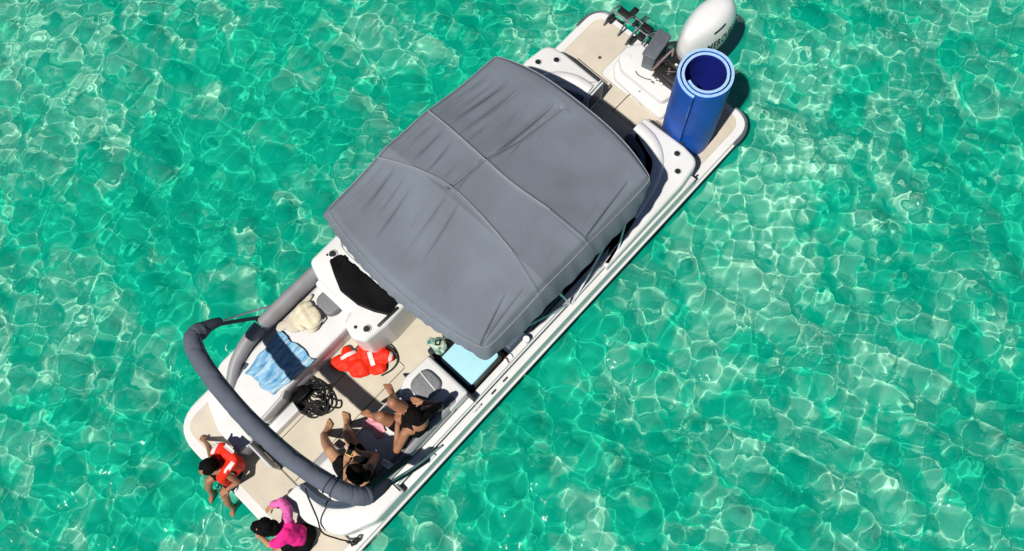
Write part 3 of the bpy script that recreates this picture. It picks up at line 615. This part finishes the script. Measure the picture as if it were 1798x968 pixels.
# ------------------------------------------------------------------ blue foam mat roll
bm = NB(); cx, cy = -.79, .70; zb, zt = .455, 1.965; th = .037; turns = 2.11; r_out = .334
S = 150; prof = []
for k in range(S + 1):
    a = k / S * turns * 2 * math.pi; r = r_out - .0 - (th + .012) * a / (2 * math.pi) - .0
    an = R(103.5) - a
    prof.append((an, r))
def pt(an, r, z):
    rr = r * (1 + .014 * math.sin(2 * an + z * 2) + .005 * math.sin(5 * an + z * 7) * math.sin(z * 5 + 1)) * (1 - .06 * max(0, (.80 - z) / .35) ** .8 - .035 * math.exp(-((z - .80) / .03) ** 2)) + (.004 * math.exp(-((z - .95) / .05) ** 2) * -3)
    return (cx + rr * math.cos(an) * 1.0, cy + rr * math.sin(an), z)
zs = np.concatenate([np.linspace(zb, 1.92, 26), [1.955, zt]])
O = [[bm.verts.new(pt(an, r - (.004 if z == zt else 0), z)) for z in zs] for an, r in prof]
I = [[bm.verts.new(pt(an, r - th + (.004 if z == zt else 0), z)) for z in zs] for an, r in prof]
mid = len(zs) - 1
efs = []
for k in range(S):
    for j in range(mid):
        bm.faces.new((O[k][j], O[k + 1][j], O[k + 1][j + 1], O[k][j + 1])); bm.faces.new((I[k + 1][j], I[k][j], I[k][j + 1], I[k + 1][j + 1]))
    efs.append(bm.faces.new((O[k][mid], O[k + 1][mid], I[k + 1][mid], I[k][mid]))); bm.faces.new((O[k + 1][0], O[k][0], I[k][0], I[k + 1][0]))
for k in (0, S):
    for j in range(mid): bm.faces.new((O[k][j], O[k][j + 1], I[k][j + 1], I[k][j]))
roll = obj('foam_mat_roll', bm, 'mat_blue', None, ang=50); thing(roll, 'tall rolled blue foam water mat standing upright on the stern swim platform', 'foam mat')
bm = NB(); E1 = [bm.verts.new(Vector(pt(an, r - .003, zt + .002))) for an, r in prof]; E2 = [bm.verts.new(Vector(pt(an, r - th + .003, zt + .002))) for an, r in prof]
E3 = [bm.verts.new(Vector(pt(an, r - .003, zt - .012))) for an, r in prof]; E4 = [bm.verts.new(Vector(pt(an, r - th + .003, zt - .012))) for an, r in prof]
for k in range(S):
    bm.faces.new((E1[k], E1[k + 1], E2[k + 1], E2[k])); bm.faces.new((E3[k], E3[k + 1], E1[k + 1], E1[k])); bm.faces.new((E2[k], E2[k + 1], E4[k + 1], E4[k]))
obj('cut_edge', bm, 'mat_edge', roll, ang=50)
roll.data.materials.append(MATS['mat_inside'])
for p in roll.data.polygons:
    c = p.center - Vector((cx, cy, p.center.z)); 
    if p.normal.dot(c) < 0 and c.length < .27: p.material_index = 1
bm = NB(); a = R(102); tube(bm, [(cx + .331 * math.cos(a), cy + .331 * math.sin(a), z) for z in (1.96, 1.5)], .006, 6); obj('outer_edge', bm, 'mat_edge', roll)

# ------------------------------------------------------------------ loose gear
# orange life vest on the floor
bm = NB(); Rz = lambda d: Matrix.Rotation(R(d), 3, 'Z')
for c, s_, rot in (((.33, 5.60, .50), (.13, .10, .045), 20), ((.36, 5.48, .50), (.11, .07, .05), -35), ((.14, 5.50, .51), (.14, .11, .055), 15), ((.20, 5.30, .52), (.14, .10, .06), -20), ((.04, 5.20, .51), (.14, .10, .055), 30), ((-.03, 5.34, .50), (.10, .08, .045), 70), ((.10, 5.36, .50), (.14, .13, .04), 10), ((.25, 5.45, .50), (.13, .10, .04), 0)):
    ell(bm, c, s_, Rz(rot))
vest = fuse('life_vest', bm, 'orange_nylon', None, .009, 2, vnoise(4, [(38, .007), (75, .004)])); thing(vest, 'empty orange life vest with white strips lying crumpled on the beige floor', 'life vest')
vb = BVHTree.FromPolygons([v.co.copy() for v in vest.data.vertices], [tuple(p.vertices) for p in vest.data.polygons])
def drape_strip(name, bvh, a, b, w, mat, parent, n=14, dz=.004, d=Vector((0, 0, -1))):
    a = Vector(a); b = Vector(b); t = (b - a).normalized(); s = t.cross(d).normalized(); bm = NB(); rows = []
    for k in range(n + 1):
        c = a.lerp(b, k / n); row = []
        for q in (-1, 0, 1):
            p = c + s * w / 2 * q; h = bvh.ray_cast(p - d * 1.0, d)[0]
            row.append(bm.verts.new((h - d * dz) if h else p))
        rows.append(row)
    for A, B in zip(rows, rows[1:]):
        for q in range(2): bm.faces.new((A[q], A[q + 1], B[q + 1], B[q]))
    return obj(name, bm, mat, parent, ang=80)
drape_strip('reflective_strip', vb, (.30, 5.38, .5), (.36, 5.56, .5), .045, 'reflective_white', vest)
drape_strip('reflective_strip', vb, (.03, 5.36, .5), (.16, 5.28, .5), .05, 'reflective_white', vest)
drape_strip('reflective_strip', vb, (-.08, 5.20, .5), (-.02, 5.10, .5), .035, 'reflective_white', vest)
bm = NB(); tube(bm, [(.33, 5.36, .50), (.30, 5.22, .56), (.16, 5.13, .55), (.02, 5.08, .52), (-.12, 5.12, .48), (-.15, 5.24, .465), (-.11, 5.38, .47)], .011, 8, smooth=6, flat=.6); tube(bm, [(.24, 5.22, .50), (.12, 5.10, .475), (-.05, 5.07, .465)], .012, 8, smooth=5); obj('strap', bm, 'black_rubber', vest)
# tangled black rope
random.seed(5); bm = NB(); P = []
for k in range(64):
    a = k * .9; r = random.uniform(.06, .23) * (1.25 if k % 9 == 0 else 1)
    P.append((.27 + r * math.cos(a) * 1.25 + .05 * math.sin(k * .31), 6.08 + r * math.sin(a) * .95 + .04 * math.cos(k * .23), .468 + random.uniform(0, .10) * (1 - r / .24)))
P += [(.12, 5.95, .47), (.03, 5.90, .466), (-.02, 5.96, .466), (.05, 6.02, .466), (.12, 6.10, .466), (.10, 6.22, .466), (.2, 6.28, .466), (.28, 6.2, .466)]
tube(bm, P, .0095, 6, smooth=4); rope = obj('rope', bm, 'rope_black', None, ang=80); thing(rope, 'tangled heap of thin black rope on the floor beside the starboard bow seat', 'rope')
# black bag in the corner of the seat
bm = NB(); ell(bm, (.38, 6.14, .54), (.07, .12, .085)); ell(bm, (.39, 6.23, .52), (.06, .08, .07)); bag = fuse('bag', bm, 'cloth_black', None, .01, 2, vnoise(9, [(30, .008), (70, .003)])); thing(bag, 'small black bag slumped against the white seat beside the rope heap', 'bag')
bm = NB(); tube(bm, [(.35, 6.06, .60), (.32, 6.10, .66), (.33, 6.18, .65), (.36, 6.22, .58)], .008, 6, smooth=5); obj('handle', bm, 'black_rubber', bag)
# blue towel
nx, ny = 90, 110; a, b = np.meshgrid(np.linspace(0, 1, nx), np.linspace(0, 1, ny))
c00, c10, c01, c11 = np.array([1.0, 5.80]), np.array([.46, 5.76]), np.array([.93, 6.38]), np.array([.50, 6.36])
TX = (1 - a) * (1 - b) * c00[0] + a * (1 - b) * c10[0] + (1 - a) * b * c01[0] + a * b * c11[0] + .009 * np.sin(b * 13 + a * 3) + .02 * np.sin(a * 7) * (b - .5)
TY = (1 - a) * (1 - b) * c00[1] + a * (1 - b) * c10[1] + (1 - a) * b * c01[1] + a * b * c11[1] + .012 * np.sin(a * 11 + 1) * (b * 2 - 1) + .005 * np.sin(a * 23)
tz = .885 + .010 * np.abs(np.sin(a * 7 + b * 1.5 + 1.2 * np.sin(b * 5))) + .008 * np.abs(np.sin(a * 15 - b * 7 + np.sin(a * 6))) + .008 * np.abs(np.sin(b * 13 + a * 9 + 1.5 * np.sin(a * 8)))
towel = gridmesh('towel', TX, TY, tz, 'towel_blue', None, thick=.006); thing(towel, 'crumpled blue towel with pale stripes spread on the starboard bow seat', 'towel')
for aa, ww in ((.30, 3), (.62, 2), (.88, 4)):
    i0 = int(aa * nx); gridmesh('stripe', TX[:, i0:i0 + ww], TY[:, i0:i0 + ww], tz[:, i0:i0 + ww] + .003, 'towel_white', towel)
# cream bag and taupe cloth behind it
bm = NB()
for c, s_, r_ in (((.84, 5.46, .94), (.14, .13, .07), 10), ((.90, 5.56, .91), (.12, .09, .05), -30), ((.74, 5.50, .92), (.07, .09, .05), 0), ((.96, 5.44, .92), (.08, .12, .05), 0)): ell(bm, c, s_, Rz(r_))
cb = fuse('cloth_bag', bm, 'cream_cloth', None, .009, 2, vnoise(21, [(30, .008), (65, .004)])); thing(cb, 'soft cream cloth bag on the starboard bow seat below the grey headrest', 'bag')
bm = NB(); tube(bm, [(.70, 5.38, .95), (.69, 5.50, .985), (.74, 5.58, .96), (.84, 5.60, .95)], .009, 6, smooth=5); obj('handle', bm, 'taupe_cloth', cb)
bm = NB(); tube(bm, [(.86, 5.325, .95), (.78, 5.325, 1.0), (.68, 5.335, .96)], .012, 6, smooth=5); obj('strap', bm, 'black_rubber', cb)
bm = NB()
for c, s_, r_ in (((1.02, 5.45, .90), (.04, .20, .03), 2), ((1.0, 5.70, .90), (.06, .13, .025), -10), ((.92, 5.68, .895), (.10, .06, .02), 20)): ell(bm, c, s_, Rz(r_))
o = fuse('folded_cloth', bm, 'taupe_cloth', None, .008, 2, vnoise(5, [(40, .005)])); thing(o, 'narrow taupe cloth tucked between the cream bag and the grey side backrest', 'cloth')
# pale blue topped box
cl = empty('storage_box', (-.82, 4.62, .45), 'pale blue lidded black box standing behind the port bow seat console', 'box')
bm = NB(); prism(bm, rp([(-.52, 4.30, .05), (-1.07, 4.30, .05), (-1.07, 4.845, .05), (-.52, 4.845, .05)]), .455, .76, .02); obj('body', bm, 'black_plastic', cl)
bm = NB(); prism(bm, rp([(-.55, 4.32, .04), (-1.02, 4.32, .05), (-1.02, 4.81, .06), (-.55, 4.81, .04)]), .76, .80, .012, 3); lid = obj('lid', bm, 'lid_cyan', cl)
# patterned cap and sandals, small things on the port side
bm = NB(); ell(bm, (-.44, 4.70, .84), (.10, .09, .05)); ell(bm, (-.36, 4.73, .83), (.07, .05, .03)); ell(bm, (-.50, 4.74, .86), (.05, .06, .03)); o = fuse('sun_hat', bm, 'pattern_green', None, .007, 2, vnoise(2, [(50, .006)])); thing(o, 'crumpled green and white patterned hat beside the pale blue box lid', 'hat')
bm = NB(); tube(bm, [(-.46, 4.70, .895), (-.43, 4.66, .90), (-.40, 4.70, .89), (-.43, 4.73, .895)], .012, 8, closed=True); obj('hat_band', bm, 'black_rubber', o)
bm = NB(); prism(bm, rp([(-.36, 4.64, .03), (-.54, 4.60, .03), (-.56, 4.84, .03), (-.38, 4.84, .03)]), .455, .80, .015); o = obj('side_locker', bm, 'black_plastic', boat)
bm = NB(); lathe(bm, (-1.13, 4.0, .775), [(.032, 0), (.036, .10), (.038, .105), (.03, .106)], 18); o = obj('cup', bm, 'white_item', None); thing(o, 'small white plastic cup standing on the port coaming under the sun top', 'cup')
bm = NB(); prism(bm, rp([(-1.09, 4.22, .02), (-1.15, 4.24, .02), (-1.15, 4.36, .02), (-1.09, 4.34, .02)]), .777, .80, .006); o = obj('sandal', bm, 'white_item', None); thing(o, 'tiny pale sandal lying on the port coaming beside the pale blue box', 'sandal')
bm = NB(); tube(bm, [(-1.085, 4.30, .80), (-1.12, 4.31, .83), (-1.155, 4.32, .80)], .006, 6, smooth=4); obj('strap', bm, 'red_item', o)
bm = NB(); ell(bm, (-1.0, 3.95, .84), (.05, .12, .07)); o = fuse('white_towel', bm, 'towel_white', None, .008, 2, vnoise(3, [(40, .008)])); thing(o, 'small bundled white towel at the port end of the shaded lounge', 'towel')
bm = NB(); prism(bm, rp([(-1.02, 5.96, .02), (-1.05, 6.03, .02), (-.93, 6.06, .02), (-.90, 6.0, .02)]), .96, 1.02, .02, 3); o = obj('small_box', bm, 'white_item', None)
thing(o, 'small white box on the port backrest between the two seated adults', 'box')
# ropes
bm = NB(); tube(bm, [(-.72, 6.66, 1.83), (-.74, 6.74, 1.55), (-.80, 6.92, .86), (-.93, 6.99, .80), (-1.05, 6.96, .60), (-1.13, 6.92, .50), (-1.19, 6.88, .49), (-1.215, 6.86, .50)], .009, 7, smooth=8); tube(bm, [(-1.215, 6.80, .50), (-1.235, 6.86, .515), (-1.2, 6.91, .50), (-1.19, 6.84, .52), (-1.22, 6.80, .505)], .011, 7, smooth=5); tube(bm, [(-1.14, 6.92, .50), (-1.17, 6.91, .52), (-1.2, 6.87, .53)], .014, 7); o = obj('tie_line', bm, 'rope_black', None); thing(o, 'thin black line running from the folded grey sun top to the port bow cleat', 'rope')
bm = NB(); tube(bm, [(.52, 7.40, .44), (.50, 7.44, .40), (.44, 7.55, .10), (.36, 7.70, -.2), (.22, 8.0, -.7), (.05, 8.4, -1.12)], .007, 6, smooth=8); o = obj('anchor_line', bm, 'rope_black', None); thing(o, 'thin dark line hanging from the bow into the water by the child in orange', 'rope')

# ------------------------------------------------------------------ people
def hand(bm, w, d, nrm, s=1.0, curl=.5, thumb=1):
    """palm plus five bent fingers; w wrist, d direction, nrm back of hand"""
    w = Vector(w); d = Vector(d).normalized(); nrm = Vector(nrm); nrm = (nrm - d * nrm.dot(d)).normalized(); sd = d.cross(nrm)
    pe = w + d * .075 * s
    for q in (-1, -.33, .33, 1): cone(bm, w + sd * .016 * q * s, .017 * s, pe + sd * .030 * q * s, .012 * s, 8)
    for q, l in zip((-1, -.33, .33, 1), (.060, .075, .080, .070) if thumb > 0 else (.070, .080, .075, .060)):
        b = pe + sd * .031 * q * s; p = b; dd = d.copy()
        for f, rr in ((.45, .0090), (.32, .0082), (.25, .0074)):
            dd = (dd - nrm * curl * .75).normalized(); e = p + dd * l * f * s; cone(bm, p, rr * s, e, rr * .92 * s, 7); p = e
    b = w + sd * .026 * thumb * s + d * .015 * s; e = b + (d * .6 + sd * thumb * .8 - nrm * .2).normalized() * .042 * s; cone(bm, b, .013 * s, e, .0105 * s, 8); cone(bm, e, .0105 * s, e + (d * .9 + sd * thumb * .25 - nrm * .3).normalized() * .032 * s, .009 * s, 8)
def foot_(bm, a, d, s=1.0, up=Vector((0, 0, 1))):
    """heel, arch, ball and toes"""
    a = Vector(a); d = Vector(d).normalized(); up = (up - d * up.dot(d)).normalized(); sd = d.cross(up); h = a - up * .045 * s
    cone(bm, a, .036 * s, h - d * .03 * s, .032 * s, 10); cone(bm, a, .034 * s, h + d * .11 * s - up * .005 * s, .028 * s, 10)
    for q in (-1, 0, 1): cone(bm, h, .028 * s, h + d * .13 * s + sd * .024 * q * s, .019 * s, 8)
    for k, q in enumerate((-1.3, -.6, 0, .6, 1.2)): cone(bm, h + d * .135 * s + sd * .024 * q * s, .013 * s, h + d * (.185 - .008 * k) * s + sd * .027 * q * s - up * .006 * s, (.013 - .0012 * k) * s, 7)
def head_(bm, c, face, up, s=1.0):
    c = Vector(c); f = Vector(face).normalized(); up = Vector(up); up = (up - f * up.dot(f)).normalized(); sd = f.cross(up)
    Mx = Matrix((sd, f, up)).transposed()
    ell(bm, c + up * .012 * s, (.074 * s, .094 * s, .100 * s), Mx); ell(bm, c + f * .025 * s - up * .055 * s, (.055 * s, .058 * s, .060 * s), Mx)
    cone(bm, c + f * .088 * s + up * .010 * s, .010 * s, c + f * .106 * s - up * .022 * s, .014 * s, 8)
    ell(bm, c + f * .083 * s - up * .055 * s, (.024 * s, .012 * s, .009 * s), Mx, 10)
    for q in (-1, 1): ell(bm, c + sd * q * .076 * s - up * .005 * s, (.010 * s, .018 * s, .030 * s), Mx, 10)
    return Mx
def eyes_(parent, c, face, up, s=1.0):
    c = Vector(c); f = Vector(face).normalized(); up = Vector(up); up = (up - f * up.dot(f)).normalized(); sd = f.cross(up)
    for q in (-1, 1): bm = NB(); ell(bm, c + f * .084 * s + sd * .030 * q * s + up * .012 * s, (.011 * s, .007 * s, .006 * s), Matrix((sd, f, up)).transposed(), 10); obj('eye', bm, 'eye_dark', parent)
def limb(bm, pts): 
    for (p, r), (q, r2) in zip(pts, pts[1:]): cone(bm, p, r, q, r2)
V3 = Vector

# -- adult A: bow end of the port seat, legs stretched towards the floor
A = empty('person', (-.85, 6.30, .87), 'dark haired adult at the bow end of the port seat with bare legs stretched out', 'person')
bm = NB()
hipL, hipR = V3((-.80, 6.38, .97)), V3((-.82, 6.20, .97)); ch_ = V3((-.92, 6.28, 1.27)); neck = V3((-.93, 6.27, 1.44)); hd = V3((-.90, 6.24, 1.56))
cone(bm, (-.86, 6.29, .99), .135, (-.90, 6.29, 1.14), .12); cone(bm, (-.90, 6.29, 1.12), .12, (-.93, 6.28, 1.30), .135); cone(bm, (-.93, 6.21, 1.33), .085, (-.93, 6.35, 1.33), .085); cone(bm, neck - V3((0, 0, .08)), .055, hd - V3((0, 0, .05)), .05)
fA = V3((.85, -.30, -.62)); uA = V3((.55, -.1, .8)); head_(bm, hd, fA, uA)
limb(bm, [(hipL, .092), (V3((-.42, 6.33, .96)), .058), (V3((-.26, 6.32, .74)), .056), (V3((-.12, 6.30, .53)), .036)]); foot_(bm, (-.12, 6.30, .53), (.35, -.93, -.05))
limb(bm, [(hipR, .092), (V3((-.44, 6.08, 1.0)), .058), (V3((-.36, 6.07, .76)), .055), (V3((-.25, 6.06, .53)), .036)]); foot_(bm, (-.25, 6.06, .53), (.8, -.6, -.05))
limb(bm, [(V3((-.93, 6.43, 1.33)), .052), (V3((-.82, 6.42, 1.12)), .041), (V3((-.66, 6.30, 1.05)), .029)]); hand(bm, (-.66, 6.30, 1.05), (.6, -.8, -.1), (.2, .1, 1), 1, .4, 1)
limb(bm, [(V3((-.93, 6.13, 1.33)), .052), (V3((-.86, 6.03, 1.12)), .041), (V3((-.68, 6.13, 1.08)), .029)]); hand(bm, (-.68, 6.13, 1.08), (.8, .3, -.05), (.1, .1, 1), 1, .4, -1)
bA = fuse('body', bm, 'skin_tan', A, .006, 3)
bm = NB(); u_ = V3((0, 0, 1))
ell(bm, hd + V3((-.015, .01, .035)), (.098, .095, .098)); ell(bm, hd + V3((-.06, .02, -.03)), (.075, .09, .10)); ell(bm, hd + V3((-.08, -.02, -.15)), (.05, .075, .13)); fuse('hair', bm, 'hair_black', A, .007, 2, vnoise(31, [(70, .004), (150, .002)])); eyes_(A, hd, fA, uA)
bm = NB(); cone(bm, (-.86, 6.29, .98), .150, (-.89, 6.29, 1.10), .135); limb(bm, [(hipL, .110), (V3((-.60, 6.355, .965)), .092)]); limb(bm, [(hipR, .110), (V3((-.62, 6.14, .98)), .092)]); fuse('shorts', bm, 'cloth_black', A, .008, 2, vnoise(32, [(35, .005), (70, .003)]))
bm = NB(); cone(bm, (-.91, 6.29, 1.20), .134, (-.93, 6.28, 1.29), .143); fuse('bikini_top', bm, 'cloth_black', A, .008, 2, vnoise(33, [(40, .003)]))
bm = NB(); box(bm, (-.60, 6.16, 1.09), (.075, .14, .012), rot=Matrix.Rotation(R(20), 3, 'Z').to_euler(), bev=.005); ph = obj('phone', bm, 'yellow_case', None); thing(ph, 'phone in a yellow case held by the adult with stretched legs', 'phone')
bm = NB(); box(bm, (-.60, 6.16, 1.0975), (.062, .122, .002), rot=Matrix.Rotation(R(20), 3, 'Z').to_euler()); obj('screen', bm, 'smoked_acrylic', ph)

# -- adult B: middle of the port seat, knees up
Bp = empty('person', (-.88, 5.52, .87), 'black haired adult in a black top beside the port headrest with knees up', 'person')
bm = NB(); hd = V3((-.93, 5.46, 1.53)); hipL, hipR = V3((-.80, 5.62, .97)), V3((-.80, 5.44, .97))
cone(bm, (-.87, 5.53, .99), .135, (-.92, 5.52, 1.13), .12); cone(bm, (-.92, 5.52, 1.12), .12, (-.95, 5.49, 1.28), .135); cone(bm, (-.95, 5.42, 1.31), .085, (-.95, 5.56, 1.31), .085); cone(bm, (-.95, 5.49, 1.35), .055, hd - V3((0, 0, .05)), .05)
fB = V3((.80, .30, -.55)); uB = V3((.45, .1, .85)); head_(bm, hd, fB, uB)
limb(bm, [(hipL, .092), (V3((-.63, 5.70, 1.25)), .062), (V3((-.56, 5.73, 1.08)), .056), (V3((-.52, 5.75, .945)), .036)]); foot_(bm, (-.52, 5.75, .94), (.9, .25, -.05))
limb(bm, [(hipR, .092), (V3((-.62, 5.51, 1.27)), .062), (V3((-.55, 5.48, 1.09)), .056), (V3((-.50, 5.46, .945)), .036)]); foot_(bm, (-.50, 5.46, .94), (.9, -.3, -.05))
limb(bm, [(V3((-.95, 5.64, 1.31)), .052), (V3((-.97, 5.83, 1.12)), .041), (V3((-.80, 5.64, 1.16)), .029)]); hand(bm, (-.80, 5.64, 1.16), (.6, -.7, .1), (.1, .1, 1), 1, .45, 1)
limb(bm, [(V3((-.95, 5.34, 1.31)), .052), (V3((-.99, 5.20, 1.12)), .041), (V3((-.80, 5.30, 1.10)), .029)]); hand(bm, (-.80, 5.30, 1.10), (.8, .5, -.05), (.1, .1, 1), 1, .45, -1)
fuse('body', bm, 'skin_brown', Bp, .006, 3)
bm = NB(); ell(bm, hd + V3((-.015, 0, .035)), (.100, .098, .098)); ell(bm, hd + V3((-.06, -.02, -.03)), (.075, .09, .10)); limb(bm, [(hd + V3((-.07, -.03, .0)), .07), (hd + V3((-.09, -.12, -.04)), .045), (hd + V3((-.09, -.22, -.12)), .04), (hd + V3((-.08, -.28, -.22)), .022)]); fuse('hair', bm, 'hair_black', Bp, .007, 2, vnoise(41, [(70, .004), (150, .002)])); eyes_(Bp, hd, fB, uB)
bm = NB(); cone(bm, (-.88, 5.53, 1.03), .145, (-.95, 5.50, 1.25), .148); cone(bm, (-.95, 5.45, 1.31), .092, (-.95, 5.54, 1.31), .092); fuse('top', bm, 'cloth_black', Bp, .008, 2, vnoise(42, [(35, .005), (70, .003)]))
bm = NB(); cone(bm, (-.86, 5.53, .97), .148, (-.88, 5.53, 1.05), .14); limb(bm, [(hipL, .106), (V3((-.73, 5.655, 1.09)), .090)]); limb(bm, [(hipR, .106), (V3((-.72, 5.47, 1.09)), .090)]); fuse('shorts', bm, 'cloth_black', Bp, .008, 2, vnoise(43, [(35, .005)]))
# rose towel under the legs of adult B
nx, ny = 30, 40; a, b = np.meshgrid(np.linspace(0, 1, nx), np.linspace(0, 1, ny))
o = gridmesh('small_towel', -.44 - .26 * b + .015 * np.sin(a * 9), 5.76 + .13 * a + .02 * np.sin(b * 8), .885 + .012 * np.abs(np.sin(a * 8 + b * 5)), 'cloth_rose', None, thick=.006); thing(o, 'small rose pink towel on the port seat between the two seated adults', 'towel')

# -- child in an orange life vest on the bow edge
K = empty('person', (.38, 7.22, .455), 'child in an orange life vest sitting on the bow edge with legs over the water', 'person')
bm = NB(); s = .74; hd = V3((.405, 7.33, 1.01))
K.scale = (1.03,) * 3
cone(bm, (.36, 7.22, .55), .095, (.37, 7.24, .72), .09); cone(bm, (.37, 7.24, .70), .09, (.385, 7.27, .83), .095); cone(bm, (.32, 7.26, .85), .06, (.45, 7.28, .85), .06); cone(bm, (.385, 7.27, .88), .04, (.395, 7.31, .96), .04)
fK = V3((.10, .85, -.55)); uK = V3((0, .5, .85)); head_(bm, hd, fK, uK, .90)
limb(bm, [(V3((.42, 7.26, .54)), .066), (V3((.46, 7.50, .53)), .046), (V3((.47, 7.60, .34)), .040), (V3((.45, 7.66, .15)), .028)]); foot_(bm, (.45, 7.66, .15), (-.1, .9, -.5), .74)
limb(bm, [(V3((.30, 7.26, .54)), .066), (V3((.24, 7.48, .53)), .046), (V3((.19, 7.56, .34)), .040), (V3((.16, 7.60, .15)), .028)]); foot_(bm, (.16, 7.60, .15), (-.2, .9, -.5), .74)
limb(bm, [(V3((.50, 7.27, .84)), .038), (V3((.68, 7.24, .68)), .030), (V3((.82, 7.26, .52)), .022)]); hand(bm, (.82, 7.26, .52), (.75, .1, -.35), (.4, 0, 1), .74, .25, 1)
limb(bm, [(V3((.27, 7.27, .84)), .038), (V3((.17, 7.28, .68)), .030), (V3((.22, 7.42, .60)), .022)]); hand(bm, (.22, 7.42, .60), (.1, .9, -.1), (0, .1, 1), .74, .4, -1)
fuse('body', bm, 'skin_brown', K, .0052, 3)
bm = NB(); ell(bm, hd + V3((0, -.012, .03)), (.088, .088, .088)); ell(bm, hd + V3((0, -.055, -.02)), (.076, .065, .075)); fuse('hair', bm, 'hair_black', K, .0065, 2, vnoise(51, [(80, .004), (160, .002)])); eyes_(K, hd, fK, uK, .9)
bm = NB()
cone(bm, (.36, 7.155, .62), .075, (.375, 7.16, .84), .08); cone(bm, (.30, 7.16, .64), .07, (.30, 7.17, .84), .07); cone(bm, (.44, 7.16, .64), .07, (.46, 7.17, .84), .07)
for x in (.29, .46): cone(bm, (x, 7.36, .60), .06, (x, 7.34, .80), .055); cone(bm, (x, 7.34, .80), .05, (x, 7.22, .92), .05)
cone(bm, (.27, 7.22, .70), .06, (.28, 7.32, .70), .055); cone(bm, (.48, 7.22, .70), .06, (.47, 7.32, .70), .055)
ell(bm, (.40, 7.10, .93), (.15, .065, .05)); ell(bm, (.50, 7.16, .92), (.06, .09, .045)); ell(bm, (.29, 7.16, .92), (.06, .09, .045))
kv = fuse('life_vest', bm, 'orange_nylon', K, .008, 2, vnoise(52, [(45, .005)]))
kb = BVHTree.FromPolygons([v.co.copy() for v in kv.data.vertices], [tuple(p.vertices) for p in kv.data.polygons])
drape_strip('reflective_strip', kb, (.55, 7.10, 1), (.50, 7.22, 1), .04, 'reflective_white', kv); drape_strip('reflective_strip', kb, (.46, 7.06, 1), (.34, 7.05, 1), .045, 'reflective_white', kv); drape_strip('reflective_strip', kb, (.27, 7.12, 1), (.25, 7.26, 1), .045, 'reflective_white', kv); drape_strip('reflective_strip', kb, (.51, 7.37, 1), (.42, 7.40, 1), .035, 'reflective_white', kv)
bm = NB(); cone(bm, (.36, 7.22, .535), .11, (.365, 7.23, .60), .10); limb(bm, [(V3((.42, 7.26, .54)), .078), (V3((.445, 7.41, .535)), .064)]); limb(bm, [(V3((.30, 7.26, .54)), .078), (V3((.265, 7.39, .535)), .064)]); fuse('shorts', bm, 'cloth_black', K, .007, 2, vnoise(53, [(45, .004)]))

# -- child in pink on the bow edge
Q = empty('person', (-.70, 7.22, .455), 'child in a bright pink shirt leaning forward on the bow edge', 'person')
bm = NB(); hd = V3((-.505, 7.33, .97))
Q.scale = (1.05,) * 3
cone(bm, (-.73, 7.20, .55), .100, (-.71, 7.22, .70), .095); cone(bm, (-.71, 7.22, .69), .095, (-.64, 7.26, .82), .098); cone(bm, (-.66, 7.31, .83), .06, (-.60, 7.18, .84), .06); cone(bm, (-.62, 7.26, .86), .042, (-.55, 7.30, .93), .042)
fQ = V3((.55, .65, -.60)); uQ = V3((.4, .3, .85)); head_(bm, hd, fQ, uQ, .92)
limb(bm, [(V3((-.72, 7.27, .54)), .07), (V3((-.66, 7.52, .54)), .05), (V3((-.64, 7.62, .34)), .042), (V3((-.62, 7.68, .14)), .03)]); foot_(bm, (-.62, 7.68, .14), (0, .9, -.5), .76)
limb(bm, [(V3((-.82, 7.24, .54)), .07), (V3((-.86, 7.50, .54)), .05), (V3((-.86, 7.60, .34)), .042), (V3((-.85, 7.66, .14)), .03)]); foot_(bm, (-.85, 7.66, .14), (0, .9, -.5), .76)
limb(bm, [(V3((-.68, 7.34, .82)), .042), (V3((-.60, 7.46, .72)), .034), (V3((-.48, 7.48, .68)), .025)]); hand(bm, (-.48, 7.48, .68), (.8, .1, -.2), (0, .1, 1), .76, .4, 1)
limb(bm, [(V3((-.58, 7.15, .85)), .042), (V3((-.44, 7.08, .76)), .036), (V3((-.34, 7.18, .72)), .026)]); hand(bm, (-.34, 7.18, .72), (.3, .9, -.3), (.3, 0, 1), .76, .3, -1)
fuse('body', bm, 'skin_tan', Q, .0052, 3)
bm = NB(); ell(bm, hd + V3((0, -.01, .03)), (.097, .093, .092)); ell(bm, hd + V3((.06, .045, .01)), (.07, .065, .068)); ell(bm, hd + V3((-.05, -.05, -.02)), (.078, .075, .08)); fuse('hair', bm, 'hair_black', Q, .0065, 2, vnoise(61, [(80, .004), (160, .002)])); eyes_(Q, hd, fQ, uQ, .92)
bm = NB(); cone(bm, (-.735, 7.20, .57), .115, (-.71, 7.22, .70), .108); cone(bm, (-.71, 7.22, .69), .108, (-.645, 7.255, .81), .110); cone(bm, (-.67, 7.32, .825), .072, (-.61, 7.18, .835), .072); limb(bm, [(V3((-.68, 7.34, .82)), .057), (V3((-.635, 7.41, .765)), .052)]); fuse('shirt', bm, 'cloth_pink', Q, .007, 2, vnoise(62, [(40, .005), (80, .002)]))
bm = NB(); limb(bm, [(V3((-.58, 7.15, .85)), .058), (V3((-.50, 7.08, .82)), .056), (V3((-.40, 7.08, .78)), .050), (V3((-.34, 7.16, .735)), .040)]); fuse('sleeve', bm, 'cloth_lilac', Q, .007, 2, vnoise(63, [(50, .005)]))
bm = NB(); cone(bm, (-.76, 7.18, .535), .118, (-.74, 7.19, .60), .11); limb(bm, [(V3((-.72, 7.27, .54)), .083), (V3((-.69, 7.40, .54)), .07)]); limb(bm, [(V3((-.82, 7.24, .54)), .083), (V3((-.84, 7.38, .54)), .07)]); fuse('shorts', bm, 'cloth_black', Q, .007, 2, vnoise(64, [(45, .004)]))
